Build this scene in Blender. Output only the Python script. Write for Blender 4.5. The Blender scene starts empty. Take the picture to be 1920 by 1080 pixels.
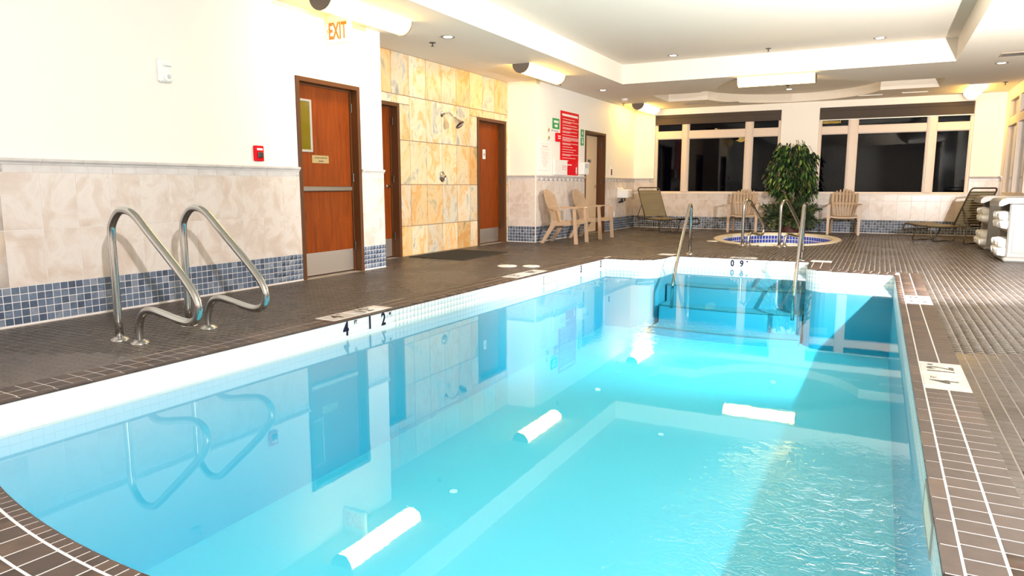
import bpy, bmesh, math, random
import numpy as np
from mathutils import Vector, Matrix

random.seed(7)
rng = np.random.RandomState(11)
sc = bpy.context.scene
col = sc.collection

# ------------------------------------------------------------------ camera
FPX, YAW, PITCH, ROLL = 1314.2, .4809, -.144, .0004
cyw, syw, cpt, spt = math.cos(YAW), math.sin(YAW), math.cos(PITCH), math.sin(PITCH)
FW = np.array([-syw * cpt, cyw * cpt, spt])
RT = np.array([cyw, syw, 0.0])
UP = np.cross(RT, FW)
CAM = np.array([0, 0, 1.0])
cam = bpy.data.cameras.new('camera')
cam.sensor_width = 36
cam.lens = FPX / 1920 * 36
cam.clip_start = .05
camo = bpy.data.objects.new('camera', cam)
col.objects.link(camo)
m = Matrix(((RT[0], UP[0], -FW[0], CAM[0]), (RT[1], UP[1], -FW[1], CAM[1]), (RT[2], UP[2], -FW[2], CAM[2]), (0, 0, 0, 1)))
camo.matrix_world = m
sc.camera = camo

# ------------------------------------------------------------------ light and exposure
sc.view_settings.view_transform = 'Standard'
sc.view_settings.look = 'None'
sc.view_settings.gamma = 1
sc.view_settings.use_curve_mapping = False
sc.view_settings.exposure = -0.85
sc.cycles.use_denoising = True
sc.cycles.max_bounces = 10
sc.cycles.diffuse_bounces = 5
sc.cycles.glossy_bounces = 4
sc.cycles.transparent_max_bounces = 12
sc.cycles.sample_clamp_indirect = 8

world = bpy.data.worlds.new('night_sky')
sc.world = world
world.use_nodes = True
world.node_tree.nodes['Background'].inputs[0].default_value = (.010, .014, .03, 1)
world.node_tree.nodes['Background'].inputs[1].default_value = .12


def spot(name, loc, target, power, angle, color, radius=.05, blend=.6):
    l = bpy.data.lights.new(name, 'SPOT')
    l.energy = power
    l.spot_size = math.radians(angle)
    l.spot_blend = blend
    l.color = color
    l.shadow_soft_size = radius
    o = bpy.data.objects.new(name, l)
    o.location = loc
    d = Vector(target) - Vector(loc)
    o.rotation_euler = d.to_track_quat('-Z', 'Y').to_euler()
    col.objects.link(o)
    return o


# two photographic strobes on the right-hand side of the pool
spot('strobe_light', (1.8, -.8, 2.1), (-5.4, 4.6, 1.3), 3400, 160, (1, .97, .96), .04, .4)
spot('strobe_light', (1.45, 6.6, 1.6), (-2.6, 14.0, 3.0), 3500, 158, (1, .96, .93), .025, .35)
for px_, pw_ in ((-1.9, 22), (-.35, 55)):  # unseen underwater fill lamps, added to brighten the pool
    spot('pool_fill', (px_, 1.72, -.60), (px_ + .35, 4.6, -1.15), pw_, 140, (.92, 1, 1), .10)
LAMP_COL = (1.0, .60, .13)
LAMP_E = 42.0
POOL_FILL = 160


# ------------------------------------------------------------------ materials
def mat(name, base=(.8, .8, .8), rough=.5, metal=0, spec=.5, coat=0, emit=None, estr=0):
    mt = bpy.data.materials.new(name)
    mt.use_nodes = True
    b = mt.node_tree.nodes['Principled BSDF']
    b.inputs['Base Color'].default_value = (*base, 1)
    b.inputs['Roughness'].default_value = rough
    b.inputs['Metallic'].default_value = metal
    b.inputs['Specular IOR Level'].default_value = spec
    b.inputs['Coat Weight'].default_value = coat
    b.inputs['Coat Roughness'].default_value = .08
    if emit:
        b.inputs['Emission Color'].default_value = (*emit, 1)
        b.inputs['Emission Strength'].default_value = estr
    return mt


def N(mt, t, **kw):
    n = mt.node_tree.nodes.new(t)
    for k, v in kw.items():
        setattr(n, k, v)
    return n


def L(mt, a, b):
    mt.node_tree.links.new(a, b)


def ramp(mt, fac, stops):
    r = N(mt, 'ShaderNodeValToRGB')
    e = r.color_ramp.elements
    while len(e) > 1:
        e.remove(e[-1])
    e[0].position = stops[0][0]
    e[0].color = (*stops[0][1], 1)
    for p, c in stops[1:]:
        x = e.new(p)
        x.color = (*c, 1)
    L(mt, fac, r.inputs[0])
    return r.outputs[0]


def noise(mt, vec, scale, detail=3, rough=.5, dist=0):
    n = N(mt, 'ShaderNodeTexNoise')
    n.inputs['Scale'].default_value = scale
    n.inputs['Detail'].default_value = detail
    n.inputs['Roughness'].default_value = rough
    n.inputs['Distortion'].default_value = dist
    L(mt, vec, n.inputs['Vector'])
    return n.outputs['Fac']


def pos(mt):
    return N(mt, 'ShaderNodeNewGeometry').outputs['Position']


def vmap(mt, vec, scale=(1, 1, 1)):
    n = N(mt, 'ShaderNodeVectorMath', operation='MULTIPLY')
    L(mt, vec, n.inputs[0])
    n.inputs[1].default_value = scale
    return n.outputs[0]


def voffset(mt, vec, k=37.0):
    """shift a texture by the random number every tile carries"""
    a = N(mt, 'ShaderNodeAttribute', attribute_name='rnd')
    c = N(mt, 'ShaderNodeCombineXYZ')
    mu = N(mt, 'ShaderNodeMath', operation='MULTIPLY')
    mu.inputs[1].default_value = k
    L(mt, a.outputs['Fac'], mu.inputs[0])
    for i in range(3):
        L(mt, mu.outputs[0], c.inputs[i])
    s = N(mt, 'ShaderNodeVectorMath', operation='ADD')
    L(mt, vec, s.inputs[0])
    L(mt, c.outputs[0], s.inputs[1])
    return s.outputs[0], a.outputs['Fac']


def mixc(mt, fac, a, b, mode='MIX'):
    n = N(mt, 'ShaderNodeMix', data_type='RGBA', blend_type=mode)
    if isinstance(fac, float):
        n.inputs[0].default_value = fac
    else:
        L(mt, fac, n.inputs[0])
    for k, s in ((6, a), (7, b)):
        if isinstance(s, tuple):
            n.inputs[k].default_value = (*s, 1)
        else:
            L(mt, s, n.inputs[k])
    return n.outputs[2]


def setc(mt, sock, name='Base Color'):
    L(mt, sock, mt.node_tree.nodes['Principled BSDF'].inputs[name])


def bump(mt, h, strength=.2, dist=.01):
    b = N(mt, 'ShaderNodeBump')
    b.inputs['Strength'].default_value = strength
    b.inputs['Distance'].default_value = dist
    L(mt, h, b.inputs['Height'])
    L(mt, b.outputs[0], mt.node_tree.nodes['Principled BSDF'].inputs['Normal'])


def paint(name, c, rough=.6):
    mt = mat(name, c, rough)
    h = noise(mt, pos(mt), 55, 4)
    bump(mt, h, .08, .004)
    return mt


M = {}
M['wall'] = paint('wall_paint', (.82, .79, .73), .55)
M['ceiling'] = paint('ceiling_paint', (.80, .725, .625), .8)

mt = M['deck'] = mat('deck_tile', (.1, .08, .07), .3, spec=.34)
v, r = voffset(mt, pos(mt))
c1 = ramp(mt, r, [(0, (.040, .031, .027)), (.5, (.053, .042, .036)), (1, (.070, .056, .047))])
c2 = ramp(mt, noise(mt, v, 14, 4), [(.3, (.8, .8, .8)), (.7, (1.15, 1.12, 1.1))])
setc(mt, mixc(mt, 1.0, c1, c2, 'MULTIPLY'))
setc(mt, ramp(mt, noise(mt, pos(mt), 1.3, 3), [(.3, (.20, .20, .20)), (.75, (.38, .38, .38))]), 'Roughness')

mt = M['coping'] = mat('coping_tile', (.1, .06, .05), .42, spec=.28)
v, r = voffset(mt, pos(mt))
c1 = ramp(mt, r, [(0, (.048, .034, .031)), (.6, (.060, .043, .038)), (1, (.085, .058, .045))])
c2 = ramp(mt, noise(mt, v, 18, 5, .6), [(.3, (.75, .72, .72)), (.75, (1.3, 1.22, 1.1))])
setc(mt, mixc(mt, 1.0, c1, c2, 'MULTIPLY'))
bump(mt, noise(mt, v, 60, 3), .15, .002)
M['deck_grout'] = mat('deck_grout', (.27, .235, .21), .7)
M['coping_grout'] = mat('coping_grout', (.62, .59, .58), .7)
M['wall_grout'] = mat('wall_grout', (.66, .62, .60), .7)
M['shower_grout'] = mat('shower_grout', (.25, .16, .10), .8)

mt = M['field'] = mat('beige_wall_tile', (.7, .6, .5), .25)
v, r = voffset(mt, pos(mt))
n1 = noise(mt, v, 4.0, 5, .6, .7)
c1 = ramp(mt, n1, [(.30, (.50, .41, .35)), (.45, (.57, .49, .44)), (.56, (.63, .575, .54)), (.75, (.56, .48, .44))])
setc(mt, c1)

mt = M['border'] = mat('border_wall_tile', (.78, .72, .66), .3)
v, r = voffset(mt, pos(mt))
setc(mt, ramp(mt, noise(mt, v, 8, 3), [(.3, (.53, .49, .47)), (.7, (.61, .58, .57))]))

mt = M['mosaic'] = mat('slate_blue_mosaic', (.2, .25, .32), .3)
v, r = voffset(mt, pos(mt))
c1 = ramp(mt, r, [(0, (.045, .065, .11)), (.4, (.08, .115, .18)), (.8, (.12, .16, .235)), (1, (.21, .24, .30))])
c2 = ramp(mt, noise(mt, v, 26, 4, .6, .8), [(.35, (.8, .8, .8)), (.6, (1.0, 1.0, 1.0)), (.75, (1.7, 1.65, 1.6))])
setc(mt, mixc(mt, 1.0, c1, c2, 'MULTIPLY'))

mt = M['slate'] = mat('shower_stone_tile', (.6, .45, .3), .35)
v, r = voffset(mt, pos(mt), 91.0)
vv = vmap(mt, v, (1, 1.7, 1.0))
n1 = noise(mt, vv, 1.9, 6, .62, 1.3)
c1 = ramp(mt, n1, [(.28, (.22, .26, .27)), (.38, (.40, .40, .37)), (.44, (.60, .54, .44)), (.54, (.60, .47, .32)), (.595, (.54, .33, .14)), (.64, (.60, .48, .34)), (.76, (.34, .34, .32))])
c2 = ramp(mt, r, [(0, (.80, .60, .34)), (.2, (1.0, .88, .66)), (.45, (1.15, 1.1, 1.0)), (.7, (.86, .90, .92)), (1, (1.1, .82, .48))])
setc(mt, mixc(mt, 1.0, c1, c2, 'MULTIPLY'))
bump(mt, noise(mt, vv, 9, 5), .25, .004)

mt = M['white_tile'] = mat('pool_white_tile', (.72, .73, .72), .15)
M['white_grout'] = mat('pool_white_grout', (.50, .52, .51), .6)
mt = M['plaster'] = mat('pool_plaster', (.36, .80, .86), .7)
setc(mt, ramp(mt, noise(mt, pos(mt), .8, 4), [(.3, (.52, .60, .70)), (.7, (.58, .65, .73))]))
M['plaster_dimmed'] = mat('pool_plaster_dimmed', (.27, .41, .52), .7)  # pool plaster with colour darkened to offset strobe light on walls and steps
M['nosing'] = mat('step_nosing', (.16, .24, .28), .6)
M['blue_tile'] = mat('tub_blue_tile', (.03, .06, .42), .15)
M['tub_white'] = mat('tub_white_shell', (.86, .85, .82), .25)
M['cream'] = mat('cream_stone', (.72, .64, .5), .4)

mt = M['wood'] = mat('red_brown_door', (.28, .06, .015), .5, spec=.15)
vv = vmap(mt, pos(mt), (6, 6, .7))
n1 = noise(mt, vv, 3.2, 6, .6, .6)
setc(mt, ramp(mt, n1, [(.3, (.115, .021, .0015)), (.5, (.155, .030, .002)), (.7, (.19, .039, .003))]))
M['frame_brown'] = mat('brown_metal_frame', (.085, .034, .013), .45, spec=.2)
M['door_cream'] = mat('cream_door', (.66, .50, .33), .5)
M['steel'] = mat('brushed_steel', (.62, .60, .57), .28, 1)
M['chrome'] = mat('polished_chrome', (.72, .70, .67), .10, 1)
mt = M['rail'] = mat('polished_rail', (.50, .49, .48), .14, 1)
M['kick'] = mat('scuffed_steel', (.55, .50, .45), .42, .9)
M['dark_metal'] = mat('dark_metal', (.05, .045, .04), .4, .6)
M['brass'] = mat('brass_plate', (.42, .33, .16), .4, .6)
M['black_rubber'] = mat('black_rubber', (.012, .012, .011), .75)
M['white_plastic'] = mat('white_plastic', (.82, .81, .78), .35)
M['grey_plastic'] = mat('grey_plastic', (.30, .29, .275), .4)
M['grey_dark_plastic'] = mat('brown_grey_plastic', (.22, .18, .14), .5)
M['tan_plastic'] = mat('tan_plastic', (.40, .285, .195), .45)
M['red'] = mat('red_enamel', (.62, .004, .012), .5, spec=.1)
M['red_paint'] = mat('red_letter', (.75, .10, .01), .5)
M['green'] = mat('green_sign', (.0, .30, .07), .4)
M['white_print'] = mat('white_print', (.85, .82, .8), .5)
M['pink_print'] = mat('pink_print', (.66, .48, .46), .6)
M['navy'] = mat('navy_number', (.008, .008, .025), .5, spec=.1)
M['blk'] = mat('black_print', (.03, .028, .026), .5)
M['frame_beige'] = mat('beige_window_frame', (.66, .55, .46), .45)
M['blind'] = mat('dark_blind', (.045, .030, .022), .7)
M['olive_tube'] = mat('bronze_tube', (.09, .065, .04), .35, .5)
M['olive_strap'] = mat('olive_strap', (.20, .16, .085), .5)
M['towel'] = mat('white_terry', (.9, .9, .88), .95)
M['bark'] = mat('bark', (.30, .22, .13), .8)
M['pot'] = mat('maroon_pot', (.10, .03, .025), .5)
mt = M['leaf'] = mat('leaf_green', (.03, .09, .02), .28)
v, r = voffset(mt, pos(mt))
setc(mt, ramp(mt, r, [(0, (.005, .018, .009)), (.6, (.014, .046, .014)), (.86, (.05, .13, .03)), (1, (.25, .36, .08))]))
mt = M['fern'] = mat('fern_green', (.03, .05, .02), .6)
v, r = voffset(mt, pos(mt))
setc(mt, ramp(mt, r, [(0, (.012, .028, .010)), (.7, (.035, .065, .02)), (1, (.12, .13, .05))]))
M['lamp'] = mat('lamp_diffuser', (.9, .85, .7), .4, emit=LAMP_COL, estr=LAMP_E)
M['down_glow'] = mat('downlight_glow', (.9, .9, .9), .4, emit=(1, .9, .85), estr=8)
M['lamp_cap'] = mat('lamp_end_cap', (.13, .10, .08), .5)
M['sky_lens'] = mat('strobe_lens', (.55, .58, .6), .15)
M['terry_dark'] = mat('cart_inside', (.12, .11, .10), .7)


def thin_glass(name, tint, ior, rough=0.0, wave=None):
    mt = bpy.data.materials.new(name)
    mt.use_nodes = True
    nt = mt.node_tree
    nt.nodes.clear()
    out = N(mt, 'ShaderNodeOutputMaterial')
    tr = N(mt, 'ShaderNodeBsdfTransparent')
    tr.inputs[0].default_value = (*tint, 1)
    gl = N(mt, 'ShaderNodeBsdfAnisotropic')
    gl.inputs['Color'].default_value = (1, 1, 1, 1)
    gl.inputs['Roughness'].default_value = rough
    fr = N(mt, 'ShaderNodeFresnel')
    fr.inputs[0].default_value = ior
    geo = N(mt, 'ShaderNodeNewGeometry')
    inv = N(mt, 'ShaderNodeMath', operation='SUBTRACT')
    inv.inputs[0].default_value = 1
    L(mt, geo.outputs['Backfacing'], inv.inputs[1])
    mu = N(mt, 'ShaderNodeMath', operation='MULTIPLY')
    L(mt, fr.outputs[0], mu.inputs[0])
    L(mt, inv.outputs[0], mu.inputs[1])
    mx = N(mt, 'ShaderNodeMixShader')
    L(mt, mu.outputs[0], mx.inputs[0])
    L(mt, tr.outputs[0], mx.inputs[1])
    L(mt, gl.outputs[0], mx.inputs[2])
    L(mt, mx.outputs[0], out.inputs[0])
    if wave:
        b = wave(mt)
        L(mt, b, gl.inputs['Normal'])
        L(mt, b, fr.inputs['Normal'])
    return mt


def wave(mt):
    # calm water, with ripples where the return jets reach the surface
    p = pos(mt)

    def blob(c, rx, ry):
        s = N(mt, 'ShaderNodeVectorMath', operation='SUBTRACT')
        L(mt, p, s.inputs[0])
        s.inputs[1].default_value = (c[0], c[1], -.13)
        q = vmap(mt, s.outputs[0], (1 / rx, 1 / ry, 0))
        ln = N(mt, 'ShaderNodeVectorMath', operation='LENGTH')
        L(mt, q, ln.inputs[0])
        mr = N(mt, 'ShaderNodeMapRange', interpolation_type='SMOOTHSTEP')
        mr.inputs[1].default_value = 1.0
        mr.inputs[2].default_value = .25
        mr.inputs[3].default_value = 0
        mr.inputs[4].default_value = 1
        L(mt, ln.outputs['Value'], mr.inputs[0])
        return mr.outputs[0]
    a = blob((-.05, 2.0), .85, 1.45)
    b2 = blob((-1.4, 5.3), .9, .9)
    m2 = N(mt, 'ShaderNodeMath', operation='MULTIPLY')
    m2.inputs[1].default_value = .07
    L(mt, b2, m2.inputs[0])
    ad = N(mt, 'ShaderNodeMath', operation='ADD')
    L(mt, a, ad.inputs[0])
    L(mt, m2.outputs[0], ad.inputs[1])
    ad2 = N(mt, 'ShaderNodeMath', operation='ADD')
    L(mt, ad.outputs[0], ad2.inputs[0])
    ad2.inputs[1].default_value = .003
    n1 = noise(mt, p, 17, 3, .6, 1.5)
    n2 = noise(mt, p, 3.0, 2, .5, .5)
    s1 = N(mt, 'ShaderNodeMath', operation='MULTIPLY')
    L(mt, n1, s1.inputs[0])
    L(mt, ad2.outputs[0], s1.inputs[1])
    s2 = N(mt, 'ShaderNodeMath', operation='MULTIPLY_ADD')
    L(mt, n2, s2.inputs[0])
    s2.inputs[1].default_value = .010
    L(mt, s1.outputs[0], s2.inputs[2])
    bp = N(mt, 'ShaderNodeBump')
    bp.inputs['Strength'].default_value = 1.0
    bp.inputs['Distance'].default_value = .012
    L(mt, s2.outputs[0], bp.inputs['Height'])
    return bp.outputs[0]


M['water'] = thin_glass('pool_water', (.93, .99, 1.0), 1.33, 0.0, wave)
va = N(M['water'], 'ShaderNodeVolumeAbsorption')
va.inputs['Color'].default_value = (.26, .93, .98, 1)
va.inputs['Density'].default_value = .72
L(M['water'], va.outputs[0], M['water'].node_tree.nodes['Material Output'].inputs['Volume'])
M['tub_water'] = thin_glass('tub_water', (.75, .9, 1), 1.33, 0.0)
M['glass'] = thin_glass('window_glass', (.9, .93, .92), 1.30, 0.0)
M['lite'] = mat('door_lite_glass', (.13, .10, .008), .05)


# ------------------------------------------------------------------ helpers
def tagit(o, label=None, cat=None, group=None, kind=None):
    for k, v in (('label', label), ('category', cat), ('group', group), ('kind', kind)):
        if v:
            o[k] = v
    return o


def mk(name, V, F, m, parent=None, loc=(0, 0, 0), rz=0, smooth=False, rnd=None):
    me = bpy.data.meshes.new(name)
    me.from_pydata([tuple(map(float, p)) for p in V], [], [tuple(map(int, f)) for f in F])
    me.materials.append(M[m] if isinstance(m, str) else m)
    if smooth:
        me.polygons.foreach_set('use_smooth', [True] * len(me.polygons))
    if rnd is not None:
        a = me.attributes.new('rnd', 'FLOAT', 'FACE')
        a.data.foreach_set('value', np.asarray(rnd, dtype=np.float32))
    o = bpy.data.objects.new(name, me)
    o.location = loc
    o.rotation_euler = (0, 0, rz)
    if parent:
        o.parent = parent
    col.objects.link(o)
    return o


def thing(name, label, cat, loc=(0, 0, 0), rz=0, group=None):
    o = bpy.data.objects.new(name, None)
    o.empty_display_size = .1
    o.location = loc
    o.rotation_euler = (0, 0, rz)
    col.objects.link(o)
    return tagit(o, label, cat, group)


class MB:
    """collects simple solids into one mesh"""

    def __init__(s):
        s.V, s.F = [], []

    def add(s, V, F):
        n = len(s.V)
        s.V += [tuple(map(float, p)) for p in V]
        s.F += [tuple(n + i for i in f) for f in F]
        return s

    def box(s, x0, x1, y0, y1, z0, z1, bev=0):
        if bev <= 0:
            V = [(x, y, z) for z in (z0, z1) for y in (y0, y1) for x in (x0, x1)]
            return s.add(V, [(0, 2, 3, 1), (4, 5, 7, 6), (0, 1, 5, 4), (2, 6, 7, 3), (0, 4, 6, 2), (1, 3, 7, 5)])
        b = min(bev, (x1 - x0) * .45, (y1 - y0) * .45, (z1 - z0) * .45)
        V, F = [], []
        ids = {}
        for ix, (x, sx) in enumerate(((x0, 1), (x1, -1))):
            for iy, (y, sy) in enumerate(((y0, 1), (y1, -1))):
                for iz, (z, sz) in enumerate(((z0, 1), (z1, -1))):
                    for a in range(3):
                        p = [x + sx * b, y + sy * b, z + sz * b]
                        p[a] = (x, y, z)[a]
                        ids[(ix, iy, iz, a)] = len(V)
                        V.append(p)
        g = lambda *k: ids[k]
        F += [(g(0, 0, 0, 0), g(0, 0, 1, 0), g(0, 1, 1, 0), g(0, 1, 0, 0)), (g(1, 0, 0, 0), g(1, 1, 0, 0), g(1, 1, 1, 0), g(1, 0, 1, 0))]
        F += [(g(0, 0, 0, 1), g(1, 0, 0, 1), g(1, 0, 1, 1), g(0, 0, 1, 1)), (g(0, 1, 0, 1), g(0, 1, 1, 1), g(1, 1, 1, 1), g(1, 1, 0, 1))]
        F += [(g(0, 0, 0, 2), g(0, 1, 0, 2), g(1, 1, 0, 2), g(1, 0, 0, 2)), (g(0, 0, 1, 2), g(1, 0, 1, 2), g(1, 1, 1, 2), g(0, 1, 1, 2))]
        for i in (0, 1):
            for j in (0, 1):
                F += [(g(i, j, 0, 0), g(i, j, 1, 0), g(i, j, 1, 1), g(i, j, 0, 1)),
                      (g(i, 0, j, 0), g(i, 1, j, 0), g(i, 1, j, 2), g(i, 0, j, 2)),
                      (g(0, i, j, 1), g(1, i, j, 1), g(1, i, j, 2), g(0, i, j, 2))]
                for k in (0, 1):
                    F.append((g(i, j, k, 0), g(i, j, k, 1), g(i, j, k, 2)))
        return s.add(V, F)

    def tube(s, pts, r, seg=10, caps=True, closed=False):
        P = [np.array(p, float) for p in pts]
        n = len(P)
        rr = r if hasattr(r, '__len__') else [r] * n
        T = []
        for i in range(n):
            a = P[(i - 1) % n] if (closed or i > 0) else P[i]
            b = P[(i + 1) % n] if (closed or i < n - 1) else P[i]
            t = b - a
            T.append(t / (np.linalg.norm(t) + 1e-12))
        ref = np.array([0, 0, 1.0]) if abs(T[0][2]) < .9 else np.array([1.0, 0, 0])
        u = np.cross(T[0], ref)
        u /= np.linalg.norm(u)
        V = []
        for i in range(n):
            u = u - T[i] * (u @ T[i])
            u /= np.linalg.norm(u)
            w = np.cross(T[i], u)
            for k in range(seg):
                a = 2 * math.pi * k / seg
                V.append(P[i] + rr[i] * (u * math.cos(a) + w * math.sin(a)))
        F = []
        for i in range(n if closed else n - 1):
            j = (i + 1) % n
            for k in range(seg):
                k2 = (k + 1) % seg
                F.append((i * seg + k, i * seg + k2, j * seg + k2, j * seg + k))
        if caps and not closed:
            F.append(tuple(range(seg))[::-1])
            F.append(tuple((n - 1) * seg + k for k in range(seg)))
        return s.add(V, F)

    def lathe(s, prof, seg=24, c=(0, 0, 0), axis='z', sx=1, sy=1):
        V = []
        for r, h in prof:
            for k in range(seg):
                a = 2 * math.pi * k / seg
                p = (r * math.cos(a) * sx, r * math.sin(a) * sy, h)
                if axis == 'x':
                    p = (p[2], p[0], p[1])
                elif axis == 'y':
                    p = (p[1], p[2], p[0])
                V.append((p[0] + c[0], p[1] + c[1], p[2] + c[2]))
        F = []
        for i in range(len(prof) - 1):
            for k in range(seg):
                k2 = (k + 1) % seg
                F.append((i * seg + k, i * seg + k2, (i + 1) * seg + k2, (i + 1) * seg + k))
        F.append(tuple(range(seg))[::-1])
        F.append(tuple((len(prof) - 1) * seg + k for k in range(seg)))
        return s.add(V, F)

    def prism(s, poly, axis, a0, a1):
        """poly in the two other axes (cyclic order), extruded along axis"""
        n = len(poly)

        def pt(p, a):
            if axis == 'x':
                return (a, p[0], p[1])
            if axis == 'y':
                return (p[0], a, p[1])
            return (p[0], p[1], a)
        V = [pt(p, a0) for p in poly] + [pt(p, a1) for p in poly]
        F = [tuple(range(n))[::-1], tuple(range(n, 2 * n))]
        for i in range(n):
            j = (i + 1) % n
            F.append((i, j, n + j, n + i))
        return s.add(V, F)

    def out(s, name, m, parent=None, smooth=False, **kw):
        return mk(name, s.V, s.F, m, parent, smooth=smooth, **kw)


def auto_smooth(o, ang=35):
    me = o.data
    me.polygons.foreach_set('use_smooth', [True] * len(me.polygons))
    try:
        me.set_sharp_from_angle(angle=math.radians(ang))
    except Exception:
        pass
    return o


def catmull(pts, n=6):
    P = [np.array(p, float) for p in pts]
    P = [2 * P[0] - P[1]] + P + [2 * P[-1] - P[-2]]
    out = []
    for i in range(1, len(P) - 2):
        for k in range(n):
            t = k / n
            out.append(.5 * ((2 * P[i]) + (-P[i - 1] + P[i + 1]) * t + (2 * P[i - 1] - 5 * P[i] + 4 * P[i + 1] - P[i + 2]) * t * t + (-P[i - 1] + 3 * P[i] - 3 * P[i + 1] + P[i + 2]) * t ** 3))
    out.append(P[-2])
    return out


def rounded(pts, rad, n=6):
    """polyline with its inner corners rounded"""
    P = [np.array(p, float) for p in pts]
    out = [P[0]]
    for i in range(1, len(P) - 1):
        r = rad[i - 1] if hasattr(rad, '__len__') else rad
        a, b, c = P[i - 1], P[i], P[i + 1]
        u = (a - b) / np.linalg.norm(a - b)
        w = (c - b) / np.linalg.norm(c - b)
        ang = math.acos(max(-1, min(1, u @ w)))
        d = min(r / math.tan(ang / 2), .49 * np.linalg.norm(a - b), .49 * np.linalg.norm(c - b))
        p0, p1 = b + u * d, b + w * d
        rr = d * math.tan(ang / 2)
        bis = (u + w) / np.linalg.norm(u + w)
        cen = b + bis * math.hypot(d, rr)
        e0, e1 = p0 - cen, p1 - cen
        th = math.acos(max(-1, min(1, (e0 @ e1) / (rr * rr))))
        for k in range(n + 1):
            t = k / n
            out.append(cen + (math.sin((1 - t) * th) * e0 + math.sin(t * th) * e1) / math.sin(th))
    out.append(P[-1])
    return out


def proj_area(c4):
    """approximate size on the picture of each quad (N,4,3); 0 when out of frame"""
    q = c4 - CAM
    w = q @ FW
    x = 960 + FPX * (q @ RT) / w
    y = 540 - FPX * (q @ UP) / w
    ok = (w > .1).all(1)
    cx, cy = x.mean(1), y.mean(1)
    ok &= (cx > -10) & (cx < 1930) & (cy > -10) & (cy < 1090)
    a = .5 * np.abs(sum(x[:, i] * y[:, (i + 1) % 4] - x[:, (i + 1) % 4] * y[:, i] for i in range(4)))
    return np.where(ok, a, 0)


def tiles(parent, name, quads, normal, t, m, ch=.002, most=300, smallest=60.0, rest='joined'):
    """quads (N,4,3) corners in order. The largest in the picture become parts, the rest one stuff part."""
    Q = np.asarray(quads, float)
    if len(Q) == 0:
        return
    nrm = np.asarray(normal, float)
    if nrm.ndim == 1:
        nrm = np.repeat(nrm[None], len(Q), 0)
    cen = Q.mean(1, keepdims=True)
    d = Q - cen
    ln = np.linalg.norm(d, axis=2, keepdims=True)
    top = cen + d * np.maximum(.3, 1 - ch * 1.4 / ln) + nrm[:, None, :] * t
    V8 = np.concatenate([Q, top], 1)
    # orientation
    cr = np.cross(Q[:, 1] - Q[:, 0], Q[:, 2] - Q[:, 0])
    flip = (cr * nrm).sum(1) < 0
    F = np.array([(4, 5, 6, 7), (0, 1, 5, 4), (1, 2, 6, 5), (2, 3, 7, 6), (3, 0, 4, 7)])
    Ff = F[:, ::-1]
    area = proj_area(top)
    order = np.argsort(-area)
    parts = [i for i in order[:most] if area[i] >= smallest]
    R = rng.rand(len(Q))
    mm = M[m] if isinstance(m, str) else m
    for i in parts:
        c = V8[i].mean(0)
        mk(name, V8[i] - c, Ff if flip[i] else F, mm, parent, loc=tuple(c), rnd=[R[i]] * 5)
    pset = set(parts)
    others = np.array([i for i in range(len(Q)) if i not in pset], int)
    if len(others):
        VV = V8[others].reshape(-1, 3)
        FF = (np.where(flip[others][:, None, None], Ff[None], F[None]) + (np.arange(len(others)) * 8)[:, None, None]).reshape(-1, 4)
        me = bpy.data.meshes.new(name + '_field')
        me.vertices.add(len(VV))
        me.vertices.foreach_set('co', VV.ravel())
        me.loops.add(len(FF) * 4)
        me.loops.foreach_set('vertex_index', FF.ravel().astype(np.int32))
        me.polygons.add(len(FF))
        me.polygons.foreach_set('loop_start', (np.arange(len(FF)) * 4).astype(np.int32))
        me.update(calc_edges=True)
        a = me.attributes.new('rnd', 'FLOAT', 'FACE')
        a.data.foreach_set('value', np.repeat(R[others], 5).astype(np.float32))
        me.materials.append(mm)
        o = bpy.data.objects.new(name + '_field', me)
        o['kind'] = 'stuff'
        o.parent = parent
        col.objects.link(o)


def grid_quads(plane, const, a_edges, b_edges, g, skip=None):
    """quads of a tile grid on plane 'x','y' or 'z'; g = joint width"""
    Q = []
    for i in range(len(a_edges) - 1):
        a0, a1 = a_edges[i] + g / 2, a_edges[i + 1] - g / 2
        if a1 - a0 < .008:
            continue
        for j in range(len(b_edges) - 1):
            b0, b1 = b_edges[j] + g / 2, b_edges[j + 1] - g / 2
            if b1 - b0 < .008:
                continue
            if skip and skip((a0 + a1) / 2, (b0 + b1) / 2):
                continue
            c = [(a0, b0), (a1, b0), (a1, b1), (a0, b1)]
            if plane == 'x':
                Q.append([(const, a, b) for a, b in c])
            elif plane == 'y':
                Q.append([(a, const, b) for a, b in c])
            else:
                Q.append([(a, b, const) for a, b in c])
    return Q


def fill2d(name, loops, z, m, up=True):
    """flat area with holes"""
    cu = bpy.data.curves.new('tmp', 'CURVE')
    cu.dimensions = '2D'
    cu.fill_mode = 'BOTH'
    for lp in loops:
        s = cu.splines.new('POLY')
        s.points.add(len(lp) - 1)
        for i, p in enumerate(lp):
            s.points[i].co = (p[0], p[1], 0, 1)
        s.use_cyclic_u = True
    o = bpy.data.objects.new('tmp', cu)
    col.objects.link(o)
    dg = bpy.context.evaluated_depsgraph_get()
    me = bpy.data.meshes.new_from_object(o.evaluated_get(dg))
    bpy.data.objects.remove(o)
    bpy.data.curves.remove(cu)
    V = [(v.co.x, v.co.y, z) for v in me.vertices]
    F = []
    for p in me.polygons:
        f = list(p.vertices)
        a, b, c = (np.array(V[k]) for k in f[:3])
        if (np.cross(b - a, c - a)[2] > 0) != up:
            f = f[::-1]
        F.append(f)
    bpy.data.meshes.remove(me)
    return mk(name, V, F, m)


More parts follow.
